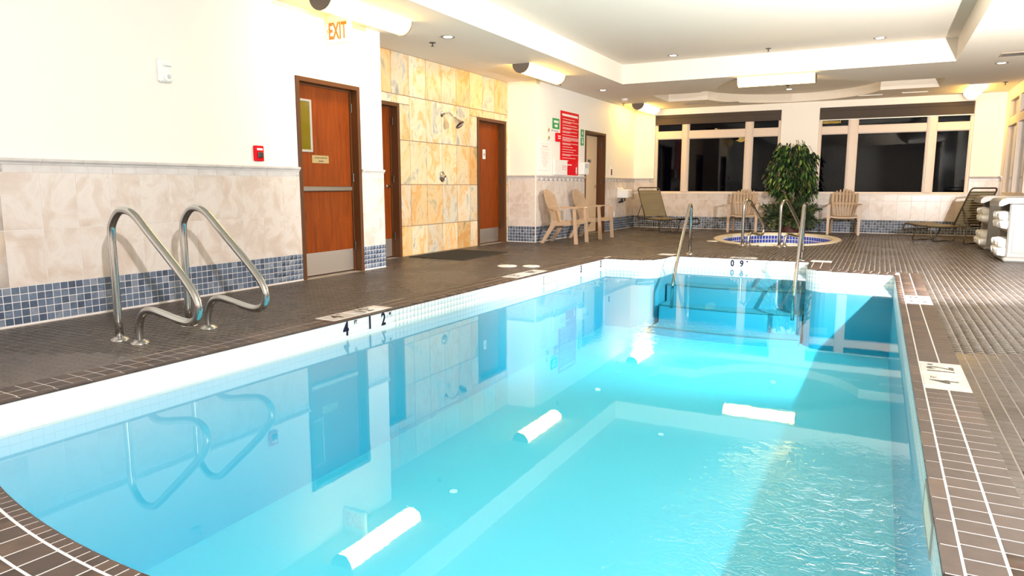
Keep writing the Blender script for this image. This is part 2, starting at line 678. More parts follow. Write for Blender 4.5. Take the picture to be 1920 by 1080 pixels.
def text(name, s, size, m, parent, loc, right, up, sx=1.0, align='CENTER', ext=.0008, bold=.012):
    cu = bpy.data.curves.new('tmp', 'FONT')
    cu.body = s
    cu.size = size
    cu.align_x = align
    cu.align_y = 'CENTER'
    cu.extrude = ext
    cu.resolution_u = 3
    cu.offset = size * bold
    o = bpy.data.objects.new('tmp', cu)
    col.objects.link(o)
    dg = bpy.context.evaluated_depsgraph_get()
    me = bpy.data.meshes.new_from_object(o.evaluated_get(dg))
    bpy.data.objects.remove(o)
    bpy.data.curves.remove(cu)
    r, u = Vector(right).normalized(), Vector(up).normalized()
    n = r.cross(u)
    V = [(r * (v.co.x * sx) + u * v.co.y + n * v.co.z) for v in me.vertices]
    F = [list(p.vertices) for p in me.polygons]
    bpy.data.meshes.remove(me)
    return mk(name, V, F, m, parent, loc=loc)


def pip(px, py, poly):
    """vectorised point in polygon"""
    inside = np.zeros(px.shape, bool)
    n = len(poly)
    for i in range(n):
        x0, y0 = poly[i][:2]
        x1, y1 = poly[(i + 1) % n][:2]
        if y0 == y1:
            continue
        c = ((y0 > py) != (y1 > py)) & (px < (x1 - x0) * (py - y0) / (y1 - y0) + x0)
        inside ^= c
    return inside


def copy_tree(o, parent=None):
    c = o.copy()
    col.objects.link(c)
    if parent:
        c.parent = parent
    for ch in list(o.children):
        copy_tree(ch, c)
    return c


# ------------------------------------------------------------------ plan of the room
XL, XA, XR, YB, YF = -5.46, -6.02, 2.07, 16.98, -2.4
Y1, Y2 = 7.03, 11.37           # shower recess from Y1 to Y2
H = 2.83
WZ = -.135                     # water level
MZ, F1, F2, LZ, CZ = .285, .69, 1.10, 1.155, 1.20


def wall_mesh(name, plane, c0, c1, a0, a1, z0, z1, holes, m='wall'):
    """solid wall slab between c0 and c1, from a0 to a1, with rectangular openings"""
    A = sorted({a0, a1, *[h[0] for h in holes], *[h[1] for h in holes]})
    Z = sorted({z0, z1, *[h[2] for h in holes], *[h[3] for h in holes]})
    solid = lambda a, z: a0 < a < a1 and z0 < z < z1 and not any(h[0] < a < h[1] and h[2] < z < h[3] for h in holes)
    b = MB()
    P = (lambda c, a, z: (c, a, z)) if plane == 'x' else (lambda c, a, z: (a, c, z))
    for i in range(len(A) - 1):
        for j in range(len(Z) - 1):
            am, zm = (A[i] + A[i + 1]) / 2, (Z[j] + Z[j + 1]) / 2
            if not solid(am, zm):
                continue
            x, y, u, w = A[i], A[i + 1], Z[j], Z[j + 1]
            for c in (c0, c1):
                b.add([P(c, x, u), P(c, y, u), P(c, y, w), P(c, x, w)], [(0, 1, 2, 3)])
            for (p, q, t) in (((x - 1e-3, zm), 'a', x), ((y + 1e-3, zm), 'a', y)):
                if not solid(*p):
                    b.add([P(c0, t, u), P(c1, t, u), P(c1, t, w), P(c0, t, w)], [(0, 1, 2, 3)])
            for (p, t) in (((am, u - 1e-3), u), ((am, w + 1e-3), w)):
                if not solid(*p):
                    b.add([P(c0, x, t), P(c1, x, t), P(c1, y, t), P(c0, y, t)], [(0, 1, 2, 3)])
    o = b.out(name, m)
    o['kind'] = 'structure'
    return o


D1 = (5.60, 6.61)
D2 = (7.11, 8.13)
D3 = (10.28, 11.29)
D4 = (13.70, 14.91)
DH = 2.14
W1 = (-4.95, -2.08)
W2 = (-1.30, 1.555)
WIN = (.84, 2.69)
wl = wall_mesh('wall_left', 'x', -6.30, XL, YF, Y1, -.02, 3.3, [(D1[0], D1[1], -.1, DH)])
ws = wall_mesh('wall_left', 'x', -6.30, XA - .008, Y1, Y2, -.02, 3.3, [(D2[0], D2[1], -.1, DH), (D3[0], D3[1], -.1, DH)], 'shower_grout')
wb = wall_mesh('wall_left', 'x', -6.30, XL, Y2, YB + .3, -.02, 3.3, [(D4[0], D4[1], -.1, DH)])
wf = wall_mesh('wall_back', 'y', YB, YB + .25, XL - .3, XR + .3, -.02, 3.3, [(W1[0], W1[1], WIN[0], WIN[1]), (W2[0], W2[1], WIN[0], WIN[1])])
W3 = (13.2, 16.62)
wr = wall_mesh('wall_right', 'x', XR, XR + .25, YF, YB + .3, -.02, 3.3, [(W3[0], W3[1], .84, 2.66)])
wn = wall_mesh('wall_front', 'y', YF - .25, YF, -6.3, XR + .3, -.02, 3.3, [])


# ------------------------------------------------------------------ pool outline (clockwise seen from above, water on the right)
def arc(c, r, a0, a1, n):
    return [(c[0] + r * math.cos(math.radians(a0 + (a1 - a0) * i / n)), c[1] + r * math.sin(math.radians(a0 + (a1 - a0) * i / n))) for i in range(n + 1)]


runs = []
NL, FL, AL, AR, FR, NR = (-3.577, 1.61), (-3.375, 9.33), (-2.63, 10.12), (-.775, 10.12), (.203, 9.06), (.215, 1.52)
runs.append([NL, FL])
runs.append([FL, (-2.96, 9.33)] + arc((-2.96, 9.63), .30, 270, 355, 7) + [AL])
runs[1] = [FL] + arc((-2.96, 9.63), .30, 270, 352, 8) + [AL]
runs.append([AL, AR])
runs.append([AR] + arc((-.47, 9.41), .29, 172, 262, 8) + [FR])
runs.append([FR, NR])
a_r = math.degrees(math.atan2(NR[1] - 4.86, NR[0] + 1.6))
a_l = math.degrees(math.atan2(NL[1] - 4.86, NL[0] + 1.6))
cx_, cy_ = -1.6, 4.86
runs.append([NR] + arc((cx_, cy_), 3.8, a_r, a_l - 0, 40)[1:-1] + [NL])
if a_l > 0:
    a_l -= 360
runs[5] = [NR] + arc((cx_, cy_), 3.8, a_r, a_l, 44)[1:-1] + [NL]
outline = [p for r in runs for p in r[:-1]]


def offset_closed(poly, d):
    n = len(poly)
    out = []
    for i in range(n):
        a, b, c = (np.array(poly[k % n], float) for k in (i - 1, i, i + 1))
        t0, t1 = (b - a) / np.linalg.norm(b - a), (c - b) / np.linalg.norm(c - b)
        n0, n1 = np.array([-t0[1], t0[0]]), np.array([-t1[1], t1[0]])
        mdir = n0 + n1
        mdir /= np.linalg.norm(mdir)
        out.append(tuple(b + mdir * d / max(.35, mdir @ n0)))
    return out


BW = .252      # width of the coping band
outer = offset_closed(outline, BW)
mid = offset_closed(outline, .03)
TUBC, TUBX, TUBY = (-1.73, 14.35), 1.13, 1.78
ell = lambda rx, ry, n=72: [(TUBC[0] + rx * math.cos(2 * math.pi * i / n), TUBC[1] + ry * math.sin(2 * math.pi * i / n)) for i in range(n)]

room = [(XL, YF), (XL, Y1), (XA, Y1), (XA, Y2), (XL, Y2), (XL, YB), (XR, YB), (XR, YF)]
room_big = [(-6.6, YF - .2), (-6.6, YB + .2), (XR + .2, YB + .2), (XR + .2, YF - .2)]
floor = fill2d('floor', [room_big, outer, ell(TUBX, TUBY)], -.0012, 'deck_grout')
floor['kind'] = 'structure'

# deck tiles: 57 mm squares, each its own little slab
P = .057
gx, gy = np.meshgrid(np.arange(-6.05, XR, P) + P / 2, np.arange(-.6, YB, P) + P / 2)
gx, gy = gx.ravel(), gy.ravel()
keep = pip(gx, gy, room) & ~pip(gx, gy, offset_closed(outline, BW + .004)) & ~pip(gx, gy, ell(TUBX + .02, TUBY + .02))
h = P / 2 - .0015
hx = P / 2 - .0034
for (x0, x1, y0, y1) in ((-6.1, XL + .02, 0, Y1 + .03),):
    keep &= ~((gx < x1) & (gy < y1))
keep &= (gx > XA + .03)
gx, gy = gx[keep], gy[keep]
dz = rng.rand(len(gx)) * .0006
Q = np.stack([np.stack([gx - hx, gy - h, dz * 0 - .0014], 1), np.stack([gx + hx, gy - h, dz * 0 - .0014], 1), np.stack([gx + hx, gy + h, dz * 0 - .0014], 1), np.stack([gx - hx, gy + h, dz * 0 - .0014], 1)], 1)
tiles(floor, 'deck_tile', Q, (0, 0, 1), .0014, 'deck', .0003, 300, 60)

# pool shell
shell = MB()
n = len(outline)
DEEP = lambda y: -1.18 + max(0, (y - 4.5)) * .045
for i in range(n):
    a, b = outline[i], outline[(i + 1) % n]
    shell.add([(a[0], a[1], -.17), (b[0], b[1], -.17), (b[0], b[1], -1.4), (a[0], a[1], -1.4)], [(0, 1, 2, 3)])
pool_shell = shell.out('pool_basin', 'plaster_dimmed')
pool_shell['kind'] = 'structure'
fl = fill2d('pool_floor', [outline], -1.15, 'plaster')
for vtx in fl.data.vertices:
    vtx.co.z = DEEP(vtx.co.y)
fl.parent = pool_shell
# white backing behind the waterline tiles, and the white-grouted bed under the coping
bk = MB()
bd = MB()
for i in range(n):
    a, b = mid[i], mid[(i + 1) % n]
    o0, o1 = outline[i], outline[(i + 1) % n]
    q0, q1 = outer[i], outer[(i + 1) % n]
    bk.add([(o0[0], o0[1], -.006), (o1[0], o1[1], -.006), (o1[0], o1[1], -.172), (o0[0], o0[1], -.172)], [(0, 1, 2, 3)])
    bd.add([(o0[0], o0[1], .0006), (o1[0], o1[1], .0006), (q1[0], q1[1], .0006), (q0[0], q0[1], .0006)], [(0, 1, 2, 3)])
bk.out('tile_backing', 'white_grout', pool_shell)
coping = bd.out('pool_coping', 'coping_grout')
coping['kind'] = 'structure'


def run_sampler(run):
    P_ = np.array(run, float)
    seg = np.linalg.norm(np.diff(P_, axis=0), axis=1)
    S = np.concatenate([[0], np.cumsum(seg)])
    T = np.diff(P_, axis=0) / seg[:, None]
    # vertex normals (smooth inside a run)
    NV = []
    for i in range(len(P_)):
        t = T[max(0, i - 1)] + T[min(len(T) - 1, i)]
        t /= np.linalg.norm(t)
        NV.append((-t[1], t[0]))
    NV = np.array(NV)

    def at(s, d):
        if s <= 0:
            return P_[0] + T[0] * s + NV[0] * d
        if s >= S[-1]:
            return P_[-1] + T[-1] * (s - S[-1]) + NV[-1] * d
        k = min(len(seg) - 1, int(np.searchsorted(S, s, side='right') - 1))
        f = (s - S[k]) / seg[k]
        nn = NV[k] * (1 - f) + NV[k + 1] * f
        if len(P_) == 2:
            nn = NV[0]
        return P_[k] * (1 - f) + P_[k + 1] * f + nn * d
    return at, S[-1]


rowsQ, bull = [], []
WQ, WN = [], []
markers = []      # (run index, s0, s1) left free for the depth markers
free = {0: [(2.36, 2.63), (2.66, 2.96), (5.22, 5.50), (5.63, 5.90)], 4: [(4.52, 4.74), (4.78, 5.02), (1.70, 1.90), (1.93, 2.13)], 2: [(.80, 1.08)]}
for ri, run in enumerate(runs):
    at, Ln = run_sampler(run)
    ext = {0: (BW, BW), 2: (0, 0), 4: (BW, BW), 1: (0, 0), 3: (0, 0), 5: (0, 0)}[ri]
    near = ri == 5
    # rows of the band
    for (d0, d1, p) in ((.050, .147, .087), (.155, BW, .087)):
        N_ = int(round((Ln + ext[0] + ext[1]) / p))
        p = (Ln + ext[0] + ext[1]) / N_
        for k in range(N_):
            s0, s1 = -ext[0] + k * p + .003, -ext[0] + (k + 1) * p - .003
            if any(s0 < b_ and s1 > a_ for a_, b_ in free.get(ri, [])):
                continue
            q = [at(s0, d0), at(s1, d0), at(s1, d1), at(s0, d1)]
            rowsQ.append([(x, y, .0004) for x, y in q])
    # bullnose row
    p = .045 if near else .17
    N_ = int(round(Ln / p))
    p = Ln / N_
    for k in range(N_):
        s0, s1 = k * p + .0015, (k + 1) * p - .0015
        q = [at(s0, -.006), at(s1, -.006), at(s1, .043), at(s0, .043)]
        bull.append([(x, y, -.008) for x, y in q])
    # white waterline tiles
    p = .051
    N_ = int(round(Ln / p))
    p = Ln / N_
    for k in range(N_):
        s0, s1 = k * p + .0012, (k + 1) * p - .0012
        a, b = at(s0, 0), at(s1, 0)
        t = (b - a) / np.linalg.norm(b - a)
        for (z0, z1) in ((-.057, -.012), (-.107, -.0595), (-.157, -.1095)):
            WQ.append([(a[0], a[1], z0), (b[0], b[1], z0), (b[0], b[1], z1), (a[0], a[1], z1)])
            WN.append((t[1], -t[0], 0))
tiles(coping, 'coping_tile', rowsQ, (0, 0, 1), .0014, 'coping', .0008, 300, 60)
tiles(coping, 'bullnose_tile', bull, (0, 0, 1), .0102, 'coping', .002, 300, 60)
tiles(pool_shell, 'waterline_tile', WQ, np.array(WN), .0015, 'white_tile', .0008, 300, 70)

# steps in the alcove and the floor drain
st = MB()
for (d, z) in ((.42, -.38), (.80, -.62), (1.15, -.86)):
    y0 = 10.12 - d
    pts = [(-2.62, 10.1)] + [(-2.62 + (1.84) * t, y0 + .10 - .10 * math.sin(math.pi * t)) for t in [i / 12 for i in range(13)]] + [(-.78, 10.1)]
    st.prism(pts, 'z', -1.3, z)
st.out('step', 'plaster_dimmed', pool_shell)
for (d, z) in ((.42, -.38), (.80, -.62), (1.15, -.86)):
    nb = MB()
    nb.tube([(-2.62 + 1.84 * i / 12, 10.12 - d + .10 - .10 * math.sin(math.pi * i / 12), z) for i in range(13)], .011, 6)
    nb.out('step_nosing', 'nosing', pool_shell)
dr = MB()
c0 = np.array([-3.44, 2.95])
for i in range(7):
    x = c0[0] - .02 + i * .07
    dr.box(x, x + .012, c0[1], c0[1] + .5, -1.17, -1.155)
for j in range(8):
    y = c0[1] + j * .07
    dr.box(c0[0] - .02, c0[0] + .412, y, y + .012, -1.17, -1.150)
dr.out('drain_grate', 'nosing', pool_shell)
for (x0, x1, y0, y1, z0, z1) in ((.206, .216, 2.40, 2.78, -.150, -.028), (-3.432, -3.412, 7.35, 7.72, -.14, -.03)):
    b = MB()
    s = 1 if x0 > 0 else -1
    xa, xb = (x0, x1)
    for (ya, yb, za, zb) in ((y0, y1, z1 - .012, z1), (y0, y1, z0, z0 + .012), (y0, y0 + .012, z0 + .012, z1 - .012), (y1 - .012, y1, z0 + .012, z1 - .012)):
        b.box(xa, xb, ya, yb, za, zb)
    f = b.out('skimmer_frame', 'grey_plastic', pool_shell)
    b = MB()
    b.box(xa + .002, xb - .002, y0 + .012, y1 - .012, z0 + .012, z1 - .012)
    b.out('skimmer_flap', 'cream', f)

# water
wout = offset_closed(outline, .02)
water = fill2d('pool_water', [wout], WZ, 'water')
bm = bmesh.new()
bm.from_mesh(water.data)
bmesh.ops.remove_doubles(bm, verts=bm.verts, dist=1e-5)
res = bmesh.ops.extrude_face_region(bm, geom=bm.faces[:], use_keep_orig=True)
for e in res['geom']:
    if isinstance(e, bmesh.types.BMVert):
        e.co.z = -1.45
bmesh.ops.recalc_face_normals(bm, faces=bm.faces)
bm.to_mesh(water.data)
bm.free()
water['kind'] = 'structure'

# ------------------------------------------------------------------ depth marks
UPX, RTY = (-1, 0, 0), (0, 1, 0)
at0, L0 = run_sampler(runs[0])
at4, L4 = run_sampler(runs[4])
at2, L2 = run_sampler(runs[2])


def marker(at, s0, s1, body, sup, updir, rdir, side, where, d0=.050, d1=BW):
    q = [at(s0, d0), at(s1, d0), at(s1, d1), at(s0, d1)]
    Qn = np.array([[(x, y, -.003) for x, y in q]])
    c = Qn.mean(1)[0]
    o = thing('depth_marker', 'white ceramic depth marker tile ' + where, 'depth marker', (c[0], c[1], 0), 0)
    V = Qn[0] - c
    V[:, 2] = -.003
    top = V * .985
    top[:, 2] = .0028
    mk('marker_tile', np.concatenate([V, top]), [(4, 5, 6, 7), (0, 1, 5, 4), (1, 2, 6, 5), (2, 3, 7, 6), (3, 0, 4, 7), (3, 2, 1, 0)], 'white_tile', o)
    r, u = Vector(rdir), Vector(updir)
    text('number', body, .18, 'blk', o, tuple(r * -.02 + Vector((0, 0, .0034))), rdir, updir, .85, ext=.0004, bold=.02)
    if sup:
        text('unit', sup, .04, 'blk', o, tuple(r * (.09 if len(body) > 1 else .06) + u * .05 + Vector((0, 0, .0034))), rdir, updir, .9, ext=.0004)


marker(at0, 2.36, 2.63, '4', 'FT', UPX, RTY, 0, 'reading 4 FT in the left pool edge')
marker(at0, 2.66, 2.96, '12', 'M', UPX, RTY, 0, 'reading 12 in the left pool edge')
marker(at0, 5.22, 5.50, '3', 'FT', UPX, RTY, 0, 'nearer of two far along the left pool edge')
marker(at0, 5.63, 5.90, '09', 'M', UPX, RTY, 0, 'farther of two far along the left pool edge')
marker(at4, 4.52, 4.74, '12', 'M', UPX, RTY, 0, 'reading 12 in the right pool edge')
marker(at4, 4.78, 5.02, '4', 'FT', UPX, RTY, 0, 'reading 4 FT in the right pool edge')
marker(at4, 1.70, 1.90, '09', 'M', UPX, RTY, 0, 'farthest in the right pool edge, by the corner')
marker(at4, 1.93, 2.13, '3', 'FT', UPX, RTY, 0, 'second from the far corner in the right pool edge')
marker(at2, .80, 1.08, '09', 'M', (0, 1, 0), (1, 0, 0), 0, 'in the deck above the 0 9 at the pool steps')


def wall_mark(name, label, items, loc, rdir):
    o = thing(name, label, 'depth number', loc)
    for s, off, up, size in items:
        text('digit', s, size, 'navy', o, tuple(Vector(rdir) * off + Vector((0, 0, up))), rdir, (0, 0, 1), .80, ext=.001, bold=.03)


xw = lambda y: -3.572 + (y - 1.735) * .02594 + .0045
wall_mark('depth_number', 'dark 4 FT number on the white tile of the left pool wall', [('4', 0, 0, .150), ('FT', .11, .036, .04)], (xw(4.02), 4.02, -.068), (0, 1, 0))
wall_mark('depth_number', 'dark 12 number on the white tile of the left pool wall', [('1', -.09, 0, .140), ('2', .08, 0, .140), ('M', .165, .036, .04)], (xw(4.38), 4.38, -.066), (0, 1, 0))
wall_mark('depth_number', 'small dark 3 on the left pool wall, right by the far corner', [('3', 0, 0, .13)], (xw(9.13), 9.13, -.068), (0, 1, 0))
wall_mark('depth_number', 'small dark 3 on the left pool wall, before the far corner', [('3', 0, 0, .13)], (xw(8.45), 8.45, -.068), (0, 1, 0))
wall_mark('depth_number', 'dark 0 9 number on the white wall above the pool steps', [('0', -.085, 0, .125), ('9', .04, 0, .125), ('M', .115, .035, .035)], (-1.70, 10.114, -.072), (1, 0, 0))


# ------------------------------------------------------------------ wall tiling
def cuts(a0, a1, p, anchor):
    k0 = math.ceil((a0 - anchor) / p + 1e-6)
    e = [a0]
    x = anchor + k0 * p
    while x < a1 - 1e-4:
        e.append(x)
        x += p
    e.append(a1)
    return e


def wainscot(wall, plane, c, s, a0, a1, vis0, vis1, zmax=None, anchor=5.351):
    """tiles of one stretch of wall: s = sign of the normal"""
    nrm = (s, 0, 0) if plane == 'x' else (0, s, 0)
    # tile bed
    top = LZ if zmax is None else zmax
    b = MB()
    if plane == 'x':
        b.box(min(c, c + s * .008), max(c, c + s * .008), a0, a1, -.003, top)
    else:
        b.box(a0, a1, min(c, c + s * .008), max(c, c + s * .008), -.003, top)
    b.out('tile_bed', 'wall_grout', wall)
    cc = c + s * .008
    zf = [MZ, F1, F2] if zmax is None else [z for z in (MZ, F1) if z < zmax] + [zmax]
    tiles(wall, 'wall_tile', grid_quads(plane, cc, cuts(a0, a1, .2625, anchor), zf, .004), nrm, .0025, 'field', .0012, 300, 80)
    if zmax is None:
        tiles(wall, 'border_tile', grid_quads(plane, cc, cuts(a0, a1, .2, anchor), [F2, LZ], .003), nrm, .004, 'border', .0015, 300, 50)
    tiles(wall, 'mosaic_tile', grid_quads(plane, cc, cuts(a0, a1, .057, anchor), [.012 + i * .0546 for i in range(6)], .005), nrm, .002, 'mosaic', .0008, 300, 60)
    # cap moulding in pieces
    if zmax is None:
        prof = [(0, LZ), (.016, LZ), (.020, LZ + .012), (.034, LZ + .026), (.036, LZ + .040), (.030, CZ), (0, CZ)]
        e = cuts(a0, a1, .305, anchor + .1)
        for i in range(len(e) - 1):
            if e[i + 1] - e[i] < .02:
                continue
            b = MB()
            pl = [(c + s * (d + .0), z) for d, z in prof]
            if plane == 'x':
                b.V, b.F = [], []
                nn = len(pl)
                V = [(x, e[i] + .001, z) for x, z in pl] + [(x, e[i + 1] - .001, z) for x, z in pl]
            else:
                nn = len(pl)
                V = [(e[i] + .001, x, z) for x, z in pl] + [(e[i + 1] - .001, x, z) for x, z in pl]
            F = [tuple(range(nn)), tuple(range(nn, 2 * nn))[::-1]] + [(k, (k + 1) % nn, nn + (k + 1) % nn, nn + k) for k in range(nn)]
            cxm = np.mean(np.array(V), 0)
            mk('cap_tile', np.array(V) - cxm, F, 'border', wall, loc=tuple(cxm), rnd=[random.random()] * len(F))


wainscot(wl, 'x', XL, 1, 1.6, D1[0], 0, 0)
wainscot(wl, 'x', XL, 1, D1[1], Y1, 0, 0)
wainscot(wb, 'y', Y2, -1, XA + .01, XL, 0, 0, anchor=XL)
wainscot(wb, 'x', XL, 1, Y2, D4[0], 0, 0)
wainscot(wb, 'x', XL, 1, D4[1], YB, 0, 0)
wainscot(wf, 'y', YB, -1, XL, W1[0], 0, 0, anchor=XL)
wainscot(wf, 'y', YB, -1, W1[0], W2[1], 0, 0, zmax=.838, anchor=XL)
wainscot(wf, 'y', YB, -1, W2[1], XR, 0, 0, anchor=XL)
wainscot(wr, 'x', XR, -1, W3[1], YB, 0, 0)
wainscot(wr, 'x', XR, -1, W3[0], W3[1], 0, 0, zmax=.838)
wainscot(wr, 'x', XR, -1, 9.0, W3[0], 0, 0)

# shower stone
zed = [0, .43, 1.025, 1.645, 2.26, H]
yed = [Y1, 7.55, 7.97, 8.385, 8.80, 9.215, 9.64, 10.05, 10.47, 10.88, Y2]
SQ = []
for i in range(len(yed) - 1):
    for j in range(5):
        a0, a1, b0, b1 = yed[i], yed[i + 1], zed[j], zed[j + 1]
        pcs = [(a0, a1, b0, b1)]
        for dd in (D2, D3):
            nw = []
            for (p0, p1, q0, q1) in pcs:
                if p1 <= dd[0] or p0 >= dd[1] or q0 >= DH:
                    nw.append((p0, p1, q0, q1))
                    continue
                if p0 < dd[0]:
                    nw.append((p0, dd[0], q0, min(q1, DH) if q1 > DH else q1))
                if p1 > dd[1]:
                    nw.append((dd[1], p1, q0, min(q1, DH) if q1 > DH else q1))
                if q1 > DH:
                    nw.append((p0, p1, DH, q1))
            pcs = nw
        for (p0, p1, q0, q1) in pcs:
            if p1 - p0 > .02 and q1 - q0 > .02:
                g = .0045
                SQ.append([(XA - .008, p0 + g, q0 + g), (XA - .008, p1 - g, q0 + g), (XA - .008, p1 - g, q1 - g), (XA - .008, p0 + g, q1 - g)])
tiles(ws, 'stone_tile', SQ, (1, 0, 0), .008, 'slate', .0015, 300, 20)


# ------------------------------------------------------------------ ceiling with its two recesses
T1 = [(-4.28, -1.2), (-4.28, 12.53), (.857, 12.53), (.857, -1.2)]
T1H, T2H = 3.17, 3.005
cc_, cr_ = (-1.78, 15.1), 1.70
ry0, ry1, rx0, rx1 = 14.33, 15.56, -4.25, .835


def cang(y, right):
    a = math.degrees(math.asin((y - cc_[1]) / cr_))
    return a if right else 180 - a


T2 = [(rx0, ry0), (rx0, ry1)] + arc(cc_, cr_, cang(ry1, False), cang(ry1, True), 28) + [(rx1, ry1), (rx1, ry0)] + arc(cc_, cr_, cang(ry0, True), cang(ry0, False) - 360, 28)
ceil = fill2d('ceiling', [room_big, T1, T2], H, 'ceiling', up=False)
ceil['kind'] = 'structure'
for lp, hh, nm in ((T1, T1H, 'recess_panel'), (T2, T2H, 'recess_panel')):
    b = MB()
    k = len(lp)
    for i in range(k):
        a, c = lp[i], lp[(i + 1) % k]
        b.add([(a[0], a[1], H), (c[0], c[1], H), (c[0], c[1], hh), (a[0], a[1], hh)], [(0, 1, 2, 3)])
    b.out('recess_side', 'ceiling', ceil)
    f = fill2d(nm, [lp], hh, 'ceiling', up=False)
    f.parent = ceil

# ------------------------------------------------------------------ doors
def door(n, XW, y0, y1, rec, leafm, kick=True):
    """door in a wall facing +x; the empty sits on the threshold"""
    d = bpy.data.objects.new('door_%d' % n, None)
    d.location = (XW, y0, 0)
    d['kind'] = 'structure'
    col.objects.link(d)
    w = y1 - y0
    fw, pr = .05, .018
    b = MB()
    for (a, c, z0, z1) in ((0, fw, 0, DH), (w - fw, w, 0, DH), (fw, w - fw, DH - fw, DH)):
        b.box(-rec - .06, pr, a, c, z0, z1, .004)
    # stop
    for (a, c, z0, z1) in ((fw, fw + .015, 0, DH - fw), (w - fw - .015, w - fw, 0, DH - fw), (fw, w - fw, DH - fw - .015, DH - fw)):
        b.box(-rec - .0, -rec + .02, a, c, z0, z1)
    b.out('door_frame', 'frame_brown', d)
    b = MB()
    b.box(-rec - .045, -rec, fw + .004, w - fw - .004, .012, DH - fw - .004, .002)
    leaf = b.out('door_leaf', leafm, d)
    if kick:
        b = MB()
        b.box(-rec, -rec + .002, fw + .02, w - fw - .02, .016, .265)
        for yy in (fw + .05, w / 2, w - fw - .05):
            for zz in (.03, .25):
                b.lathe([(.006, 0), (.006, .0015), (.002, .003)], 8, (-rec + .002, yy, zz), 'x')
        b.out('kick_plate', 'kick', leaf)
    return d, leaf


d1, lf1 = door(1, XL, *D1, .10, 'wood')
d2, lf2 = door(2, XA, *D2, .12, 'wood')
d3, lf3 = door(3, XA, *D3, .12, 'wood')
d4, lf4 = door(4, XL, *D4, .17, 'door_cream', False)
R1 = -.10
# door 1: glazed slot, plate, push bar
b = MB()
for (a, c, z0, z1) in ((.12, .145, 1.37, 1.93), (.295, .325, 1.37, 1.93), (.145, .295, 1.37, 1.395), (.145, .295, 1.905, 1.93)):
    b.box(R1, R1 + .012, a, c, z0, z1, .003)
lt = b.out('glazing_frame', 'grey_plastic', lf1)
b = MB()
b.box(R1 + .001, R1 + .004, .145, .295, 1.395, 1.905)
b.out('pane', 'lite', lt)
b = MB()
b.box(R1, R1 + .004, .315, .575, 1.255, 1.34, .001)
pl = b.out('name_plate', 'brass', lf1)
b = MB()
b.box(R1 + .004, R1 + .005, .41, .49, 1.272, 1.282)
b.out('plate_slot', 'blk', pl)
b = MB()
for k in range(9):
    y = .35 + k * .022
    b.box(R1 + .004, R1 + .0048, y, y + .013 + (k % 3) * .003, 1.308, 1.318)
b.out('plate_lettering', 'dark_metal', pl)
b = MB()
b.box(R1 + .035, R1 + .075, .075, .88, .945, 1.0, .008)
for y in (.06, .86):
    b.box(R1, R1 + .04, y, y + .045, .95, .995, .004)
pb = b.out('push_bar', 'steel', lf1)
# door 2 lever, door 3 sign and lever
for dd, lf, r_, ylev, side in ((d2, lf2, -.12, .885, -1), (d4, lf4, -.17, 1.07, -1)):
    b = MB()
    b.lathe([(.033, 0), (.033, .006), (.014, .012), (.012, .05)], 16, (r_, ylev, 1.0), 'x')
    b.tube(rounded([(r_ + .045, ylev, 1.0), (r_ + .055, ylev, 1.0), (r_ + .058, ylev - .115, .998)], .012, 4), .009, 8)
    auto_smooth(b.out('door_handle', 'chrome', lf))
b = MB()
b.box(-.12, -.115, .39, .48, 1.47, 1.63, .001)
sg = b.out('restroom_sign', 'white_plastic', lf3)
b = MB()
b.lathe([(.012, 0), (.012, .001)], 12, (-.115, .435, 1.598), 'x')
b.add([(-.1142, .435 + s_, z - .03) for s_, z in ((-.010, 1.61), (.010, 1.61), (.022, 1.56), (.008, 1.56), (.008, 1.52), (-.008, 1.52), (-.008, 1.56), (-.022, 1.56))], [tuple(range(8))])
b.out('pictogram', 'blk', sg)
b = MB()
b.box(-.17, -.165, .56, .80, 1.50, 1.58, .001)
sg = b.out('door_sign', 'grey_plastic', lf4)
b = MB()
b.box(-.165, -.164, .62, .74, 1.525, 1.555)
b.out('sign_lettering', 'blk', sg)
# door closers / hinges on the far jambs
for dd, w in ((d1, 1.01), (d3, 1.01), (d2, 1.02), (d4, 1.21)):
    b = MB()
    for z in (.25, 1.05, 1.85):
        b.lathe([(.008, 0), (.008, .10)], 8, (-.07, w - .058, z))
    b.out('hinge', 'dark_metal', dd)


